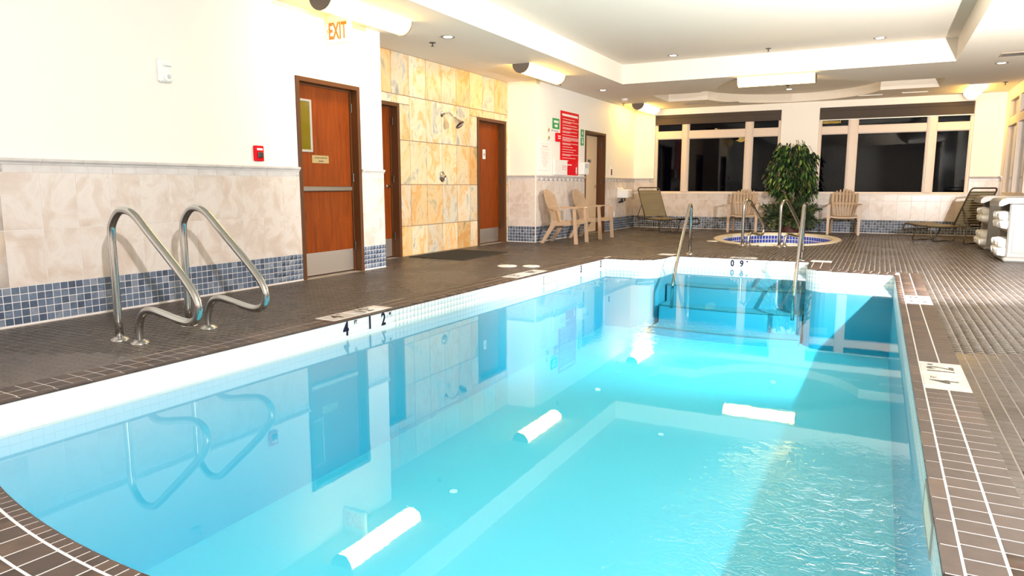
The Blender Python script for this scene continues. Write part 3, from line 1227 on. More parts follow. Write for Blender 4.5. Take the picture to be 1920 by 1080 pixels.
# ------------------------------------------------------------------ windows
def window(n, x0, x1, z0, z1, mulls, transom, panes_top, label_side):
    w = bpy.data.objects.new('window_%d' % n, None)
    w.location = (x0, YB, z0)
    w['kind'] = 'structure'
    col.objects.link(w)
    W, Hh = x1 - x0, z1 - z0
    ya, yb = .05, .12
    b = MB()
    fw = .05
    for (a, c, u, v_) in ((0, fw, 0, Hh), (W - fw, W, 0, Hh), (fw, W - fw, 0, .03), (fw, W - fw, Hh - .05, Hh)):
        b.box(a, c, ya, yb, u, v_, .004)
    b.out('window_frame', 'frame_beige', w)
    for (a, c) in mulls:
        b = MB()
        b.box(a - x0, c - x0, ya - .02, yb, .03, Hh - .05, .006)
        b.box(a - x0 + .03, c - x0 - .03, ya - .035, ya - .015, .03, Hh - .05, .004)
        b.out('mullion', 'frame_beige', w)
    t0, t1 = transom[0] - z0, transom[1] - z0
    xs = [fw] + [v - x0 for m_ in mulls for v in m_] + [W - fw]
    for i in range(0, len(xs), 2):
        b = MB()
        b.box(xs[i], xs[i + 1], ya - .01, yb, t0, t1, .006)
        b.out('transom', 'frame_beige', w)
        for (u, v_) in ((.03, t0), (t1, Hh - .05)):
            b = MB()
            b.box(xs[i] + .001, xs[i + 1] - .001, ya + .04, ya + .046, u, v_)
            b.out('pane', 'glass', w)
            g = MB()
            e = .012
            for q in ((xs[i], xs[i] + e, u, v_), (xs[i + 1] - e, xs[i + 1], u, v_), (xs[i] + e, xs[i + 1] - e, u, u + e), (xs[i] + e, xs[i + 1] - e, v_ - e, v_)):
                g.box(q[0], q[1], ya + .02, ya + .04, q[2], q[3])
            g.out('glazing_bead', 'frame_beige', w)
    b = MB()
    b.box(-.02, W + .02, -.014, .05, -.032, -.002, .006)
    b.out('window_sill', 'border', w)
    return w


window(1, *W1, *WIN, [(-4.30, -4.14), (-2.85, -2.685)], (2.13, 2.30), 0, '')
window(2, *W2, *WIN, [(-.712, -.53), (.755, .925)], (2.13, 2.285), 0, '')


def blind(x0, x1, zb, label, bar):
    o = thing('roller_blind', label, 'blind', ((x0 + x1) / 2, YB + .0, 2.685))
    W = (x1 - x0) / 2 - .012
    b = MB()
    b.box(-W, W, .012, .018, zb - 2.685, -.07)
    b.out('fabric', 'blind', o)
    b = MB()
    b.box(-W, W, .004, .048, -.075, -.001, .006)
    b.out('headbox', 'blind', o)
    b = MB()
    b.box(-W, W, .006, .026, zb - 2.685 - .016, zb - 2.685 + .004, .003)
    b.out('bottom_bar', bar, o)


blind(*W1, 2.475, 'dark rolled blind across the top of the left window', 'blind')
blind(*W2, 2.43, 'dark rolled blind with a white bar atop the right window', 'white_plastic')

# window in the right wall
w3 = bpy.data.objects.new('window_3', None)
w3.location = (XR, W3[0], .84)
w3['kind'] = 'structure'
col.objects.link(w3)
Wd = W3[1] - W3[0]
b = MB()
for (a, c, u, v_) in ((0, .07, 0, 1.82), (Wd - .07, Wd, 0, 1.82), (.07, Wd - .07, 0, .05), (.07, Wd - .07, 1.77, 1.82)):
    b.box(.0, .09, a, c, u, v_, .004)
b.out('window_frame', 'frame_beige', w3)
for a in (1.05, 2.15):
    b = MB()
    b.box(-.01, .09, a, a + .14, .05, 1.77, .006)
    b.out('mullion', 'frame_beige', w3)
xs = [.07, 1.05, 1.19, 2.15, 2.29, Wd - .07]
for i in (0, 2, 4):
    b = MB()
    b.box(-.005, .09, xs[i], xs[i + 1], 1.29, 1.45, .006)
    b.out('transom', 'frame_beige', w3)
    for (u, v_) in ((.05, 1.29), (1.45, 1.77)):
        b = MB()
        b.box(.05, .056, xs[i] + .001, xs[i + 1] - .001, u, v_)
        b.out('pane', 'glass', w3)
b = MB()
b.box(-.05, .0, -.02, Wd + .02, -.032, -.002, .006)
b.out('window_sill', 'border', w3)


# ------------------------------------------------------------------ rails
def rail(name, label, cat, group, feet, path, rad, r=.026, loc=(0, 0, 0), rz=0):
    o = thing(name, label, cat, loc, rz, group)
    pts = rounded(path, rad, 8)
    b = MB()
    b.tube(pts, r, 16)
    b.out('tube', 'rail', o, smooth=True)
    for f in feet:
        b = MB()
        b.lathe([(.062, 0), (.062, .004), (.050, .014), (.034, .020), (.030, .024)], 20, (f[0], f[1], 0))
        auto_smooth(b.out('flange', 'rail', o), 50)
    return o


p4 = [(0, 0, .0), (0, 0, .862), (.22, 0, .862), (.82, 0, .318), (.66, 0, .185), (.34, 0, .235), (.205, 0, .20), (.20, 0, 0)]
p4 = [(0, 0, 0), (0, 0, .80), (.10, 0, .862), (.20, 0, .82), (.80, 0, .36), (.78, 0, .22), (.66, 0, .185), (.34, 0, .24), (.205, 0, .18), (.20, 0, 0)]


def figure4(sx=1.0, sz=1.0):
    pts = [(0, 0), (0, .50), (0, .70), (.025, .775), (.09, .838), (.17, .850), (.255, .815), (.36, .725), (.55, .560), (.68, .440), (.755, .355), (.785, .285), (.765, .215), (.70, .180), (.60, .185), (.45, .212), (.35, .225), (.275, .210), (.225, .155), (.205, .08), (.205, 0)]
    c = catmull([(x * sx, 0, z * sz) for x, z in pts], 4)
    return c


def rail4(label, group, loc, rz, sx=1.0, sz=1.0):
    o = thing('grab_rail', label, 'hand rail', loc, rz, group)
    b = MB()
    b.tube(figure4(sx, sz), .025, 16)
    b.out('tube', 'rail', o, smooth=True)
    for x in (0, .205 * sx):
        b = MB()
        b.lathe([(.060, 0), (.060, .004), (.050, .014), (.034, .020), (.030, .024)], 20, (x, 0, 0))
        auto_smooth(b.out('flange', 'rail', o), 50)
    return o


rail4('polished steel grab rail on the left deck, the nearer to the camera', 'grab rails on the left deck', (-4.375, 2.81, 0), 0)
rail4('polished steel grab rail on the left deck, the one nearer the door', 'grab rails on the left deck', (-4.392, 3.35, 0), 0)
rail4('slim steel grab rail left of two at the hot tub edge', 'grab rails at the hot tub', (-2.05, 12.46, 0), math.radians(62), .72, .90)
rail4('slim steel grab rail right of two at the hot tub edge', 'grab rails at the hot tub', (-1.45, 12.42, 0), math.radians(62), .72, .90)


def steprail(label, x0, y0, x1, y1):
    o = thing('step_rail', label, 'hand rail', (x0, y0, 0), 0, 'hand rails at the pool steps')
    dx, dy = x1 - x0, y1 - y0
    pts = rounded([(0, 0, 0), (0, 0, .86), (dx * .78, dy * .78, -.02), (dx, dy, -.30), (dx, dy, -.62)], [.09, .10, .06], 8)
    b = MB()
    b.tube(pts, .022, 14)
    b.out('tube', 'rail', o, smooth=True)
    b = MB()
    b.lathe([(.06, 0), (.06, .004), (.050, .014), (.03, .020)], 20)
    auto_smooth(b.out('flange', 'rail', o), 50)


steprail('sloping steel hand rail, left side of the pool steps', -2.467, 10.45, -2.40, 9.25)
steprail('sloping steel hand rail, right side of the pool steps', -.900, 10.25, -.86, 9.05)

# ------------------------------------------------------------------ hot tub
tub = thing('hot_tub', 'sunken oval hot tub with white rim and blue tile band', 'hot tub', (TUBC[0], TUBC[1], 0))


def ering(prof, n=96):
    V, F = [], []
    for d, z in prof:
        for i in range(n):
            a = 2 * math.pi * i / n
            V.append(((TUBX - d) * math.cos(a), (TUBY - d) * math.sin(a), z))
    for k in range(len(prof) - 1):
        for i in range(n):
            j = (i + 1) % n
            F.append((k * n + i, k * n + j, (k + 1) * n + j, (k + 1) * n + i))
    return V, F


V, F = ering([(-.0, -.01), (-.0, .012), (.02, .020), (.12, .020), (.135, .012), (.135, -.03)])
auto_smooth(mk('rim', V, F, 'cream', tub))
V, F = ering([(.135, -.03), (.13, -.31), (.16, -.9), (.5, -.92), (1.1, -.92)])
mk('shell', V, F, 'tub_white', tub, smooth=True)
QT, QN = [], []
for k, (z0, z1) in enumerate(((-.115, -.045), (-.195, -.125))):
    nT = 104
    for i in range(nT):
        a0 = 2 * math.pi * (i + .08) / nT
        a1 = 2 * math.pi * (i + .92) / nT
        rx, ry = TUBX - .134, TUBY - .134
        p0, p1 = (rx * math.cos(a0), ry * math.sin(a0)), (rx * math.cos(a1), ry * math.sin(a1))
        QT.append([(p0[0], p0[1], z0), (p1[0], p1[1], z0), (p1[0], p1[1], z1), (p0[0], p0[1], z1)])
        am = (a0 + a1) / 2
        QN.append((-math.cos(am), -math.sin(am), 0))
tiles(tub, 'blue_tile', QT, np.array(QN), .004, 'blue_tile', .001, 0, 1e9)
V = [((TUBX - .14) * math.cos(2 * math.pi * i / 96), (TUBY - .14) * math.sin(2 * math.pi * i / 96), -.235) for i in range(96)]
mk('tub_water', V, [tuple(range(96))], 'tub_water', tub)
o = thing('tub_step', 'small cream block at the near rim of the hot tub', 'step', (-1.73, 12.50, 0))
b = MB()
b.box(-.05, .05, -.05, .05, 0, .03, .006)
b.out('block', 'cream', o)

# ------------------------------------------------------------------ floor items
for (x, y, r_, lab) in ((-4.14, 7.80, .125, 'round white deck lid, left of two beside the pool marker'), (-3.86, 7.92, .11, 'round pale deck lid, right of two beside the pool marker'), (-2.70, 13.15, .10, 'round white deck lid left of the hot tub')):
    o = thing('deck_lid', lab, 'lid', (x, y, 0))
    b = MB()
    b.lathe([(r_, 0), (r_, .004), (r_ - .006, .007), (r_ - .02, .007)], 32)
    b.out('cover', 'white_plastic', o)
    b = MB()
    b.lathe([(.012, .007), (.012, .0075)], 10, (0, r_ * .6, 0))
    b.out('finger_hole', 'blk', o)
    b = MB()
    b.lathe([(.012, .007), (.012, .0075)], 10, (0, -r_ * .6, 0))
    b.out('finger_hole', 'blk', o)

o = thing('floor_mat', 'black rubber mat on the deck under the shower', 'mat', (-5.46, 8.83, 0))
b = MB()
b.box(-.455, .46, -.68, .62, 0, .010, .004)
b.out('mat_base', 'black_rubber', o)
b = MB()
for i in range(22):
    y = -.62 + i * .055
    b.box(-.42, .42, y, y + .03, .0095, .013, .002)
b.out('mat_ribs', 'black_rubber', o)

# ------------------------------------------------------------------ shower
o = thing('shower_fixture', 'chrome shower head on a bent arm on the stone wall', 'shower head', (XA, 9.22, 2.09))
o.scale = (1.35, 1.35, 1.35)
b = MB()
b.lathe([(.035, 0), (.035, .005), (.018, .014)], 20, (0, 0, 0), 'x')
auto_smooth(b.out('escutcheon', 'chrome', o), 50)
b = MB()
b.tube(rounded([(0, 0, 0), (.10, 0, .01), (.17, 0, -.05)], .05, 6), .011, 10)
b.out('arm', 'chrome', o, smooth=True)
hd = MB()
hd.lathe([(.016, 0), (.02, .03), (.026, .045), (.055, .10), (.058, .115), (.050, .118)], 20)
ho = auto_smooth(hd.out('spray_head', 'chrome', o), 50)
ho.location = (.165, 0, -.045)
ho.rotation_euler = (0, math.radians(138), 0)
o = thing('shower_valve', 'round chrome shower valve on the stone wall', 'shower valve', (XA, 9.21, 1.15))
b = MB()
b.lathe([(.085, 0), (.085, .006), (.075, .012), (.03, .018)], 32, (0, 0, 0), 'x')
auto_smooth(b.out('plate', 'chrome', o), 50)
b = MB()
b.lathe([(.028, .015), (.026, .05), (.020, .06)], 20, (0, 0, 0), 'x')
b.tube([(.05, 0, 0), (.055, .0, -.065)], [.012, .008], 8)
auto_smooth(b.out('lever', 'chrome', o), 50)


# ------------------------------------------------------------------ things on the left wall
o = thing('exit_sign', 'white EXIT sign with red letters projecting from the left wall', 'exit sign', (XL, 6.12, 2.66))
b = MB()
b.box(.0, .33, -.025, .025, -.135, .10, .012)
b.out('housing', 'white_plastic', o)
b = MB()
b.box(.02, .30, -.027, -.024, -.11, .085, .003)
b.out('face', 'white_print', o)
text('lettering', 'EXIT', .235, 'red_paint', o, (.165, -.028, -.012), (1, 0, 0), (0, 0, 1), .52, bold=.03)
b = MB()
b.add([(.022, -.0285, -.0), (.04, -.0285, .028), (.04, -.0285, .012), (.033, -.0285, 0), (.04, -.0285, -.012), (.04, -.0285, -.028)], [(0, 5, 4, 3), (0, 3, 2, 1)])
b.out('chevron', 'red_paint', o)
b = MB()
b.box(.0, .33, -.02, .02, .10, .17, .004)
b.out('canopy', 'white_plastic', o)

o = thing('fire_horn', 'white fire horn and strobe high on the left wall', 'alarm', (XL, 4.07, 1.98))
b = MB()
b.box(0, .045, -.06, .06, -.11, .085, .012)
b.out('housing', 'white_plastic', o)
b = MB()
b.lathe([(.042, 0), (.042, .012), (.030, .018)], 20, (.045, .012, -.062), 'x')
auto_smooth(b.out('horn', 'white_plastic', o), 50)
b = MB()
b.lathe([(.018, 0), (.014, .012)], 14, (.062, .012, -.062), 'x')
b.out('lens', 'sky_lens', o)
b = MB()
b.box(.045, .072, -.03, .045, .02, .052, .008)
b.out('strobe_lens', 'white_plastic', o)

o = thing('fire_pull_station', 'small red fire alarm pull station left of the exit door', 'alarm', (XL, 5.055, 1.32))
b = MB()
b.box(0, .035, -.055, .055, -.075, .075, .006)
b.out('housing', 'red', o)
b = MB()
b.box(.035, .048, -.03, .035, -.045, .012, .004)
b.out('handle', 'dark_metal', o)
b = MB()
b.box(.035, .037, -.035, .035, .03, .05)
b.out('print', 'white_print', o)
o = thing('wall_plate', 'small white blank plate between the alarm and the door', 'wall plate', (XL, 5.33, 1.31))
b = MB()
b.box(0, .006, -.035, .035, -.055, .055, .002)
b.out('plate', 'white_plastic', o)


# ------------------------------------------------------------------ signs on the far stretch of the left wall
def board(name, label, cat, y0, y1, z0, z1, m, t=.008, off=0.002):
    o = thing(name, label, cat, (XL + off, y0, z0))
    b = MB()
    b.box(0, t, 0, y1 - y0, 0, z1 - z0, .001)
    b.out('panel', m, o)
    return o


def strips(o, m, rows, t, seed=1, name='lettering'):
    rs = random.Random(seed)
    b = MB()
    for (ya, yb, z, h_) in rows:
        y = ya
        while y < yb:
            w_ = rs.uniform(.018, .05) * (1.6 if h_ > .03 else 1)
            e = min(yb, y + w_)
            b.box(t, t + .0012, y, e, z - h_ / 2, z + h_ / 2)
            y = e + .008
    b.out(name, m, o)['kind'] = 'stuff'


rb = board('pool_rules_board', 'tall red rules board with white lettering on the left wall', 'sign', 12.435, 13.335, 1.215, 2.42, 'red')
rows = [(.07, .84, 1.135, .042)]
zz = 1.06
rsd = random.Random(5)
for k, (n_, w_) in enumerate(((1, .6), (2, .8), (1, .7), (2, .78), (2, .72), (1, .72), (4, .8), (2, .78), (1, .5), (1, .68), (1, .54), (2, .8), (1, .66), (1, .3))):
    for j in range(n_):
        ww = w_ if j < n_ - 1 or n_ == 1 else w_ * .5
        rows.append((.09, .09 + ww, zz, .0085))
        zz -= .021
    zz -= .026
rows.append((.34, .56, .20, .02))
strips(rb, 'white_print', [r_ for r_ in rows if r_[2] > .12], .008, 3)
b = MB()
for z, r_ in ((.135, .030), (.085, .036), (.045, .024)):
    b.lathe([(r_, 0), (r_, .0012)], 14, (.008, .80, z), 'x')
b.out('emblem', 'white_print', rb)

gs = board('safety_sign', 'small green sign at the upper left of the red board', 'sign', 12.07, 12.38, 2.06, 2.25, 'green')
strips(gs, 'white_print', [(.05, .26, .13, .045), (.09, .22, .055, .045)], .008, 8)
g1 = board('first_aid_sign', 'small green sign with a white cross right of the red board', 'sign', 13.46, 13.62, 1.995, 2.14, 'green')
b = MB()
b.box(.008, .0095, .04, .12, .055, .085)
b.box(.008, .0095, .065, .095, .03, .115)
b.out('pictogram', 'white_print', g1)
g2 = board('arrow_sign', 'small green sign with a white down arrow right of the red board', 'sign', 13.46, 13.62, 1.825, 1.98, 'green')
b = MB()
b.box(.008, .0095, .06, .10, .07, .135)
b.add([(.0095, .03, .075), (.0095, .13, .075), (.0095, .08, .02)], [(0, 2, 1)])
b.out('pictogram', 'white_print', g2)
wp = board('rules_poster', 'white poster with faint pink text left of the red board', 'poster', 11.43, 12.05, 1.215, 1.80, 'white_print', .004)
rows = [(.08, .5, .55, .006), (.20, .43, .50, .035), (.12, .5, .45, .012)]
for k in range(11):
    w_ = (.17, .14, .17, .1, .17, .08, .14, .15, .09, .08, .06)[k]
    rows.append((.31 - w_, .31 + w_, .40 - k * .026, .010))
rows.append((.04, .42, .07, .008))
strips(wp, 'pink_print', rows, .004, 12)
hp = board('paper_holder', 'white leaflet holder over the lower left of the red board', 'holder', 12.10, 12.70, 1.215, 1.495, 'white_plastic', .03, .012)
b = MB()
for z in (.10, .135, .17):
    b.box(.03, .0312, .36, .54, z, z + .006)
for y in (.36, .535):
    b.box(.03, .0312, y, y + .006, .10, .176)
b.out('label_box', 'red', hp)
db = thing('wall_dispenser', 'white box on the wall between the red board and the cream door', 'dispenser', (XL, 13.40, 1.235))
b = MB()
b.box(0, .11, 0, .27, 0, .25, .012)
b.out('housing', 'white_plastic', db)
b = MB()
b.box(.11, .113, .05, .22, .13, .22, .002)
b.out('window', 'sky_lens', db)
ph = thing('emergency_phone', 'small red emergency phone box beside the red board', 'phone', (XL, 12.20, 1.83))
b = MB()
b.box(0, .05, 0, .17, 0, .16, .006)
b.out('housing', 'red', ph)
b = MB()
b.box(.05, .053, .03, .14, .05, .07)
b.box(.05, .053, .03, .14, .09, .11)
b.out('print', 'white_print', ph)
for (y, z, lab) in ((11.86, 2.02, 'small beige thermostat under the green sign'), (11.87, 1.88, 'small beige knob below the thermostat')):
    o = thing('wall_control', lab, 'switch', (XL, y, z))
    b = MB()
    b.box(0, .02, -.05, .05, -.045, .045, .006)
    b.out('plate', 'cream', o)
    b = MB()
    b.lathe([(.022, 0), (.018, .02)], 14, (.02, 0, 0), 'x')
    b.out('dial', 'brass', o)
o = board('notice_strip', 'narrow white notice with grey print beside the thermostat', 'sign', 12.0, 12.36, 1.99, 2.045, 'white_print', .004)
strips(o, 'grey_plastic', [(.02, .08, .03, .03), (.10, .34, .03, .02)], .004, 6)
o = thing('emergency_stop', 'red button plate on the wall right of the cream door', 'switch', (XL, 15.30, 1.22))
b = MB()
b.box(0, .012, -.045, .045, 0, .22, .003)
b.out('plate', 'white_plastic', o)
b = MB()
b.box(.012, .016, -.03, .03, .03, .165, .002)
b.out('label_strip', 'red', o)
b = MB()
for z in (.055, .10, .145):
    b.lathe([(.020, 0), (.018, .014)], 12, (.016, 0, z), 'x')
b.out('button', 'blk', o)
o = thing('drinking_fountain', 'white wall-hung drinking fountain left of the sun lounger', 'fountain', (XL, 15.85, .73))
b = MB()
b.box(0, .27, -.12, .22, 0, .20, .02)
b.out('basin', 'white_plastic', o)
b = MB()
b.box(.0, .06, -.12, .22, .20, .245, .01)
b.out('back_ledge', 'white_plastic', o)
b = MB()
b.tube(rounded([(.06, .10, .20), (.06, .10, .27), (.13, .10, .25)], .02, 4), .008, 8)
b.out('spout', 'chrome', o)
b = MB()
b.tube(rounded([(.12, .02, 0), (.12, .02, -.08), (.0, .02, -.10)], .03, 5), .022, 10)
b.lathe([(.05, -.07), (.05, -.01), (.04, 0)], 14, (.12, .02, 0))
b.out('trap', 'dark_metal', o)
o = thing('outlet', 'small white outlet on the mosaic left of the sun lounger', 'outlet', (XL, 15.55, .30))
b = MB()
b.box(.008, .026, -.02, .02, 0, .12, .004)
b.out('plate', 'white_plastic', o)


# ------------------------------------------------------------------ lamps
def lamp(label, c, ang, length=1.28, R=.135, cap='lamp_cap'):
    o = thing('ceiling_lamp', label, 'lamp', (c[0], c[1], H), ang, 'half-round tube lamps on the ceiling')
    n = 14
    half = length / 2
    # end caps: half discs
    for s in (-1, 1):
        poly = [(R * 1.06 * math.cos(math.pi + math.pi * i / n), R * 1.06 * math.sin(math.pi + math.pi * i / n)) for i in range(n + 1)]
        b = MB()
        b.prism(poly, 'x', s * half - (.012 if s < 0 else 0), s * half + (.012 if s > 0 else 0))
        b.out('end_cap', cap, o)
    V, F = [], []
    for s in (-1, 1):
        for i in range(n + 1):
            a = math.pi + math.pi * i / n
            V.append((s * half, R * math.cos(a), R * math.sin(a)))
    for i in range(n):
        F.append((i, i + 1, n + 2 + i, n + 1 + i))
    mk('diffuser', V, F, 'lamp', o, smooth=True)
    return o


lamp('glowing tube lamp on the ceiling above the EXIT sign', (-4.93, 6.10), math.pi / 2, 1.30)
lamp('glowing tube lamp on the ceiling at the right end of the shower wall', (-4.93, 10.42), math.pi / 2, 1.35)
lamp('glowing tube lamp on the ceiling above the left sun lounger', (-4.93, 16.15), math.pi / 2, 1.25)
lamp('glowing tube lamp on the ceiling by the right end of the windows', (1.45, 16.10), math.pi / 2 - .0, 1.25, .135, 'white_plastic')
lamp('glowing tube lamp set crosswise above the hot tub', (-1.69, 12.86), 0, 1.22, .14)

for (x, y, z, lab) in ((-4.875, 7.63, H, 'recessed downlight before the shower wall'), (-4.864, 13.1, H, 'recessed downlight above the red board'), (-1.738, 15.18, T2H, 'recessed downlight over the hot tub'), (1.472, 13.03, H, 'recessed downlight on the right beside the vent'), (-3.24, 12.04, T1H, 'recessed downlight on the left of the main ceiling recess'), (-.166, 12.06, T1H, 'recessed downlight on the right of the main ceiling recess')):
    if z == T2H:
        y = 16.0
        x = -1.84
    o = thing('downlight', lab, 'downlight', (x, y, z), 0)
    b = MB()
    for (r0, r1, z0, z1) in ((.07, .085, -.006, 0),):
        b.lathe([(.088, 0), (.085, -.007), (.066, -.005), (.062, 0)], 24)
    b.out('trim_ring', 'grey_dark_plastic', o)
    b = MB()
    b.lathe([(.058, -.001), (.055, -.006), (.03, -.010)], 20)
    b.out('bulb', 'down_glow', o)

for (x, y, z, lab) in ((-5.245, 7.84, H, 'sprinkler head on the ceiling before the shower wall'), (-5.20, 11.83, H, 'sprinkler head on the ceiling right of the second lamp'), (-5.226, 15.39, H, 'sprinkler head on the ceiling left of the corner lamp'), (1.825, 15.42, H, 'sprinkler head on the ceiling near the right wall'), (-1.80, 15.4, T2H, 'sprinkler head over the hot tub'), (-1.74, 12.15, T1H, 'sprinkler head in the main ceiling recess')):
    o = thing('sprinkler', lab, 'sprinkler', (x, y, z), 0)
    b = MB()
    b.lathe([(.042, 0), (.040, -.006), (.015, -.010)], 16)
    b.out('escutcheon', 'blk', o)
    b = MB()
    b.tube([(0, 0, -.008), (0, 0, -.045)], .008, 8)
    b.lathe([(.022, -.048), (.022, -.045)], 12)
    b.out('nozzle', 'dark_metal', o)
o = thing('smoke_detector', 'white smoke detector on the ceiling above the cream door', 'smoke detector', (-4.93, 14.6, H))
b = MB()
b.lathe([(.07, 0), (.07, -.015), (.05, -.04), (.02, -.045)], 20)
auto_smooth(b.out('body', 'white_plastic', o), 40)
b = MB()
b.lathe([(.085, 0), (.083, -.006)], 20)
b.out('base', 'cream', o)


def vent(label, x0, x1, y0, y1, frame, slat, ns=3):
    o = thing('ceiling_vent', label, 'vent', ((x0 + x1) / 2, (y0 + y1) / 2, H))
    w, d = (x1 - x0) / 2, (y1 - y0) / 2
    b = MB()
    for q in ((-w, w, -d, -d + .015), (-w, w, d - .015, d), (-w, -w + .015, -d + .015, d - .015), (w - .015, w, -d + .015, d - .015)):
        b.box(q[0], q[1], q[2], q[3], -.008, 0)
    b.out('frame', frame, o)
    for k in range(ns):
        y = -d + .015 + (k + .5) * (2 * d - .03) / ns
        b = MB()
        b.box(-w + .015, w - .015, y - .006, y + .006, -.007, -.001)
        b.out('slat', slat, o)
    b = MB()
    b.box(-w + .01, w - .01, -d + .01, d - .01, -.002, -.0005)
    b.out('backing', 'blk' if slat != 'white_plastic' else 'white_plastic', o)


vent('dark slot vent, far left over the left window', -4.05, -3.60, 16.07, 16.17, 'grey_plastic', 'grey_dark_plastic', 2)
vent('dark slot vent, second from left over the left window', -3.33, -2.89, 16.2, 16.3, 'grey_plastic', 'grey_dark_plastic', 2)
vent('white slot vent, left one above the right window', -.54, -.10, 16.26, 16.36, 'white_plastic', 'white_plastic', 2)
vent('white slot vent, right one above the right window', .23, .68, 16.15, 16.25, 'white_plastic', 'white_plastic', 2)
vent('dark grille in the ceiling near the right wall', 1.36, 1.80, 12.10, 12.42, 'tan_plastic', 'dark_metal', 6)


# ------------------------------------------------------------------ chairs (front towards -y)
def make_chair(label, group):
    o = thing('adirondack_chair', label, 'chair', (0, 0, 0), 0, group)
    # seat: slightly dished slab with ribs
    V, F = [], []
    nx, ny = 9, 7
    for layer, dz in ((0, 0), (1, -.03)):
        for j in range(ny):
            v_ = j / (ny - 1)
            y = -.30 + .50 * v_
            hw = .255 - .03 * v_
            for i in range(nx):
                u = i / (nx - 1) * 2 - 1
                z = .415 - .055 * v_ - .018 * (1 - u * u) + dz - (.03 * max(0, .15 - v_) / .15)
                V.append((u * hw, y, z))
    idx = lambda l, j, i: l * nx * ny + j * nx + i
    for j in range(ny - 1):
        for i in range(nx - 1):
            F.append((idx(0, j, i), idx(0, j, i + 1), idx(0, j + 1, i + 1), idx(0, j + 1, i)))
            F.append((idx(1, j, i), idx(1, j + 1, i), idx(1, j + 1, i + 1), idx(1, j, i + 1)))
    for i in range(nx - 1):
        F.append((idx(0, 0, i), idx(1, 0, i), idx(1, 0, i + 1), idx(0, 0, i + 1)))
        F.append((idx(0, ny - 1, i + 1), idx(1, ny - 1, i + 1), idx(1, ny - 1, i), idx(0, ny - 1, i)))
    for j in range(ny - 1):
        F.append((idx(0, j + 1, 0), idx(1, j + 1, 0), idx(1, j, 0), idx(0, j, 0)))
        F.append((idx(0, j, nx - 1), idx(1, j, nx - 1), idx(1, j + 1, nx - 1), idx(0, j + 1, nx - 1)))
    auto_smooth(mk('seat', V, F, 'tan_plastic', o), 50)
    # backrest: slats fanned from the seat, joined by two cross bands and solid edges
    b = MB()
    base = np.array([0, .17, .345])
    lean = np.array([0, .19, .60])

    def bp(u, t, off=0.0):
        hw = .185 + .075 * min(1, t / .55) - .0 * t
        curve = .035 * (u * u)
        p = base + lean * t
        return np.array([u * hw, p[1] - curve + off, p[2]])
    ns = 8
    for k in range(ns):
        u0 = -1 + 2 * k / ns
        u1 = u0 + 2 / ns
        gap = .045
        a0 = u0 + (0 if k == 0 else gap)
        a1 = u1 - (0 if k == ns - 1 else gap)
        um = (u0 + u1) / 2
        tt = 1.0 - .16 * um * um - (.02 if abs(um) > .8 else 0)
        nn = 7
        Vs = []
        for j in range(nn):
            t = tt * j / (nn - 1)
            sh = .25 if j == nn - 1 else 0
            for (u, off) in ((a0 + (a1 - a0) * sh * .5, 0), (a1 - (a1 - a0) * sh * .5, 0), (a1 - (a1 - a0) * sh * .5, .014), (a0 + (a1 - a0) * sh * .5, .014)):
                Vs.append(bp(u, t - (.01 if sh else 0) * 0, off))
        Fs = []
        for j in range(nn - 1):
            for q in range(4):
                q2 = (q + 1) % 4
                Fs.append((j * 4 + q, j * 4 + q2, (j + 1) * 4 + q2, (j + 1) * 4 + q))
        Fs += [(3, 2, 1, 0), tuple((nn - 1) * 4 + q for q in range(4))]
        b.add(Vs, Fs)
    for (t0, t1) in ((0, .07), (.46, .52), (.80, .84)):
        Vs, Fs = [], []
        m_ = 13
        for i in range(m_):
            u = -1 + 2 * i / (m_ - 1)
            for (t, off) in ((t0, .002), (t1, .002), (t1, .022), (t0, .022)):
                Vs.append(bp(u * .98, t, off))
        for i in range(m_ - 1):
            for q in range(4):
                q2 = (q + 1) % 4
                Fs.append((i * 4 + q, (i + 1) * 4 + q, (i + 1) * 4 + q2, i * 4 + q2))
        b.add(Vs, Fs)
    b.out('backrest', 'tan_plastic', o)
    for s in (-1, 1):
        b = MB()
        # armrest, flat board widening at the front
        poly = [(s * .265, .20), (s * .25, -.05), (s * .25, -.27), (s * .275, -.32), (s * .335, -.30), (s * .335, -.05), (s * .305, .20)]
        b.prism(poly, 'z', .615, .635)
        b.out('armrest', 'tan_plastic', o)
        b = MB()

        def leg(p0, p1, w0, w1, d0, d1):
            V = []
            for p, w, d in ((p0, w0, d0), (p1, w1, d1)):
                V += [(p[0] - w, p[1] - d, p[2]), (p[0] + w, p[1] - d, p[2]), (p[0] + w, p[1] + d, p[2]), (p[0] - w, p[1] + d, p[2])]
            b.add(V, [(3, 2, 1, 0), (4, 5, 6, 7), (0, 1, 5, 4), (1, 2, 6, 5), (2, 3, 7, 6), (3, 0, 4, 7)])
        leg((s * .290, -.315, 0), (s * .292, -.275, .617), .024, .030, .030, .020)
        b.out('leg', 'tan_plastic', o)
        b = MB()
        leg((s * .245, .34, 0), (s * .215, .10, .39), .024, .020, .03, .05)
        b.out('leg', 'tan_plastic', o)
        b = MB()
        leg((s * .262, -.27, .335), (s * .225, .19, .318), .006, .006, .0, .0)
        V = [(s * .268, -.29, .33), (s * .268, -.29, .39), (s * .235, .19, .35), (s * .235, .19, .30), (s * .248, -.29, .33), (s * .248, -.29, .39), (s * .215, .19, .35), (s * .215, .19, .30)]
        b = MB()
        b.add(V, [(0, 1, 2, 3), (7, 6, 5, 4), (0, 4, 5, 1), (1, 5, 6, 2), (2, 6, 7, 3), (3, 7, 4, 0)])
        b.out('side_rail', 'tan_plastic', o)
    return o


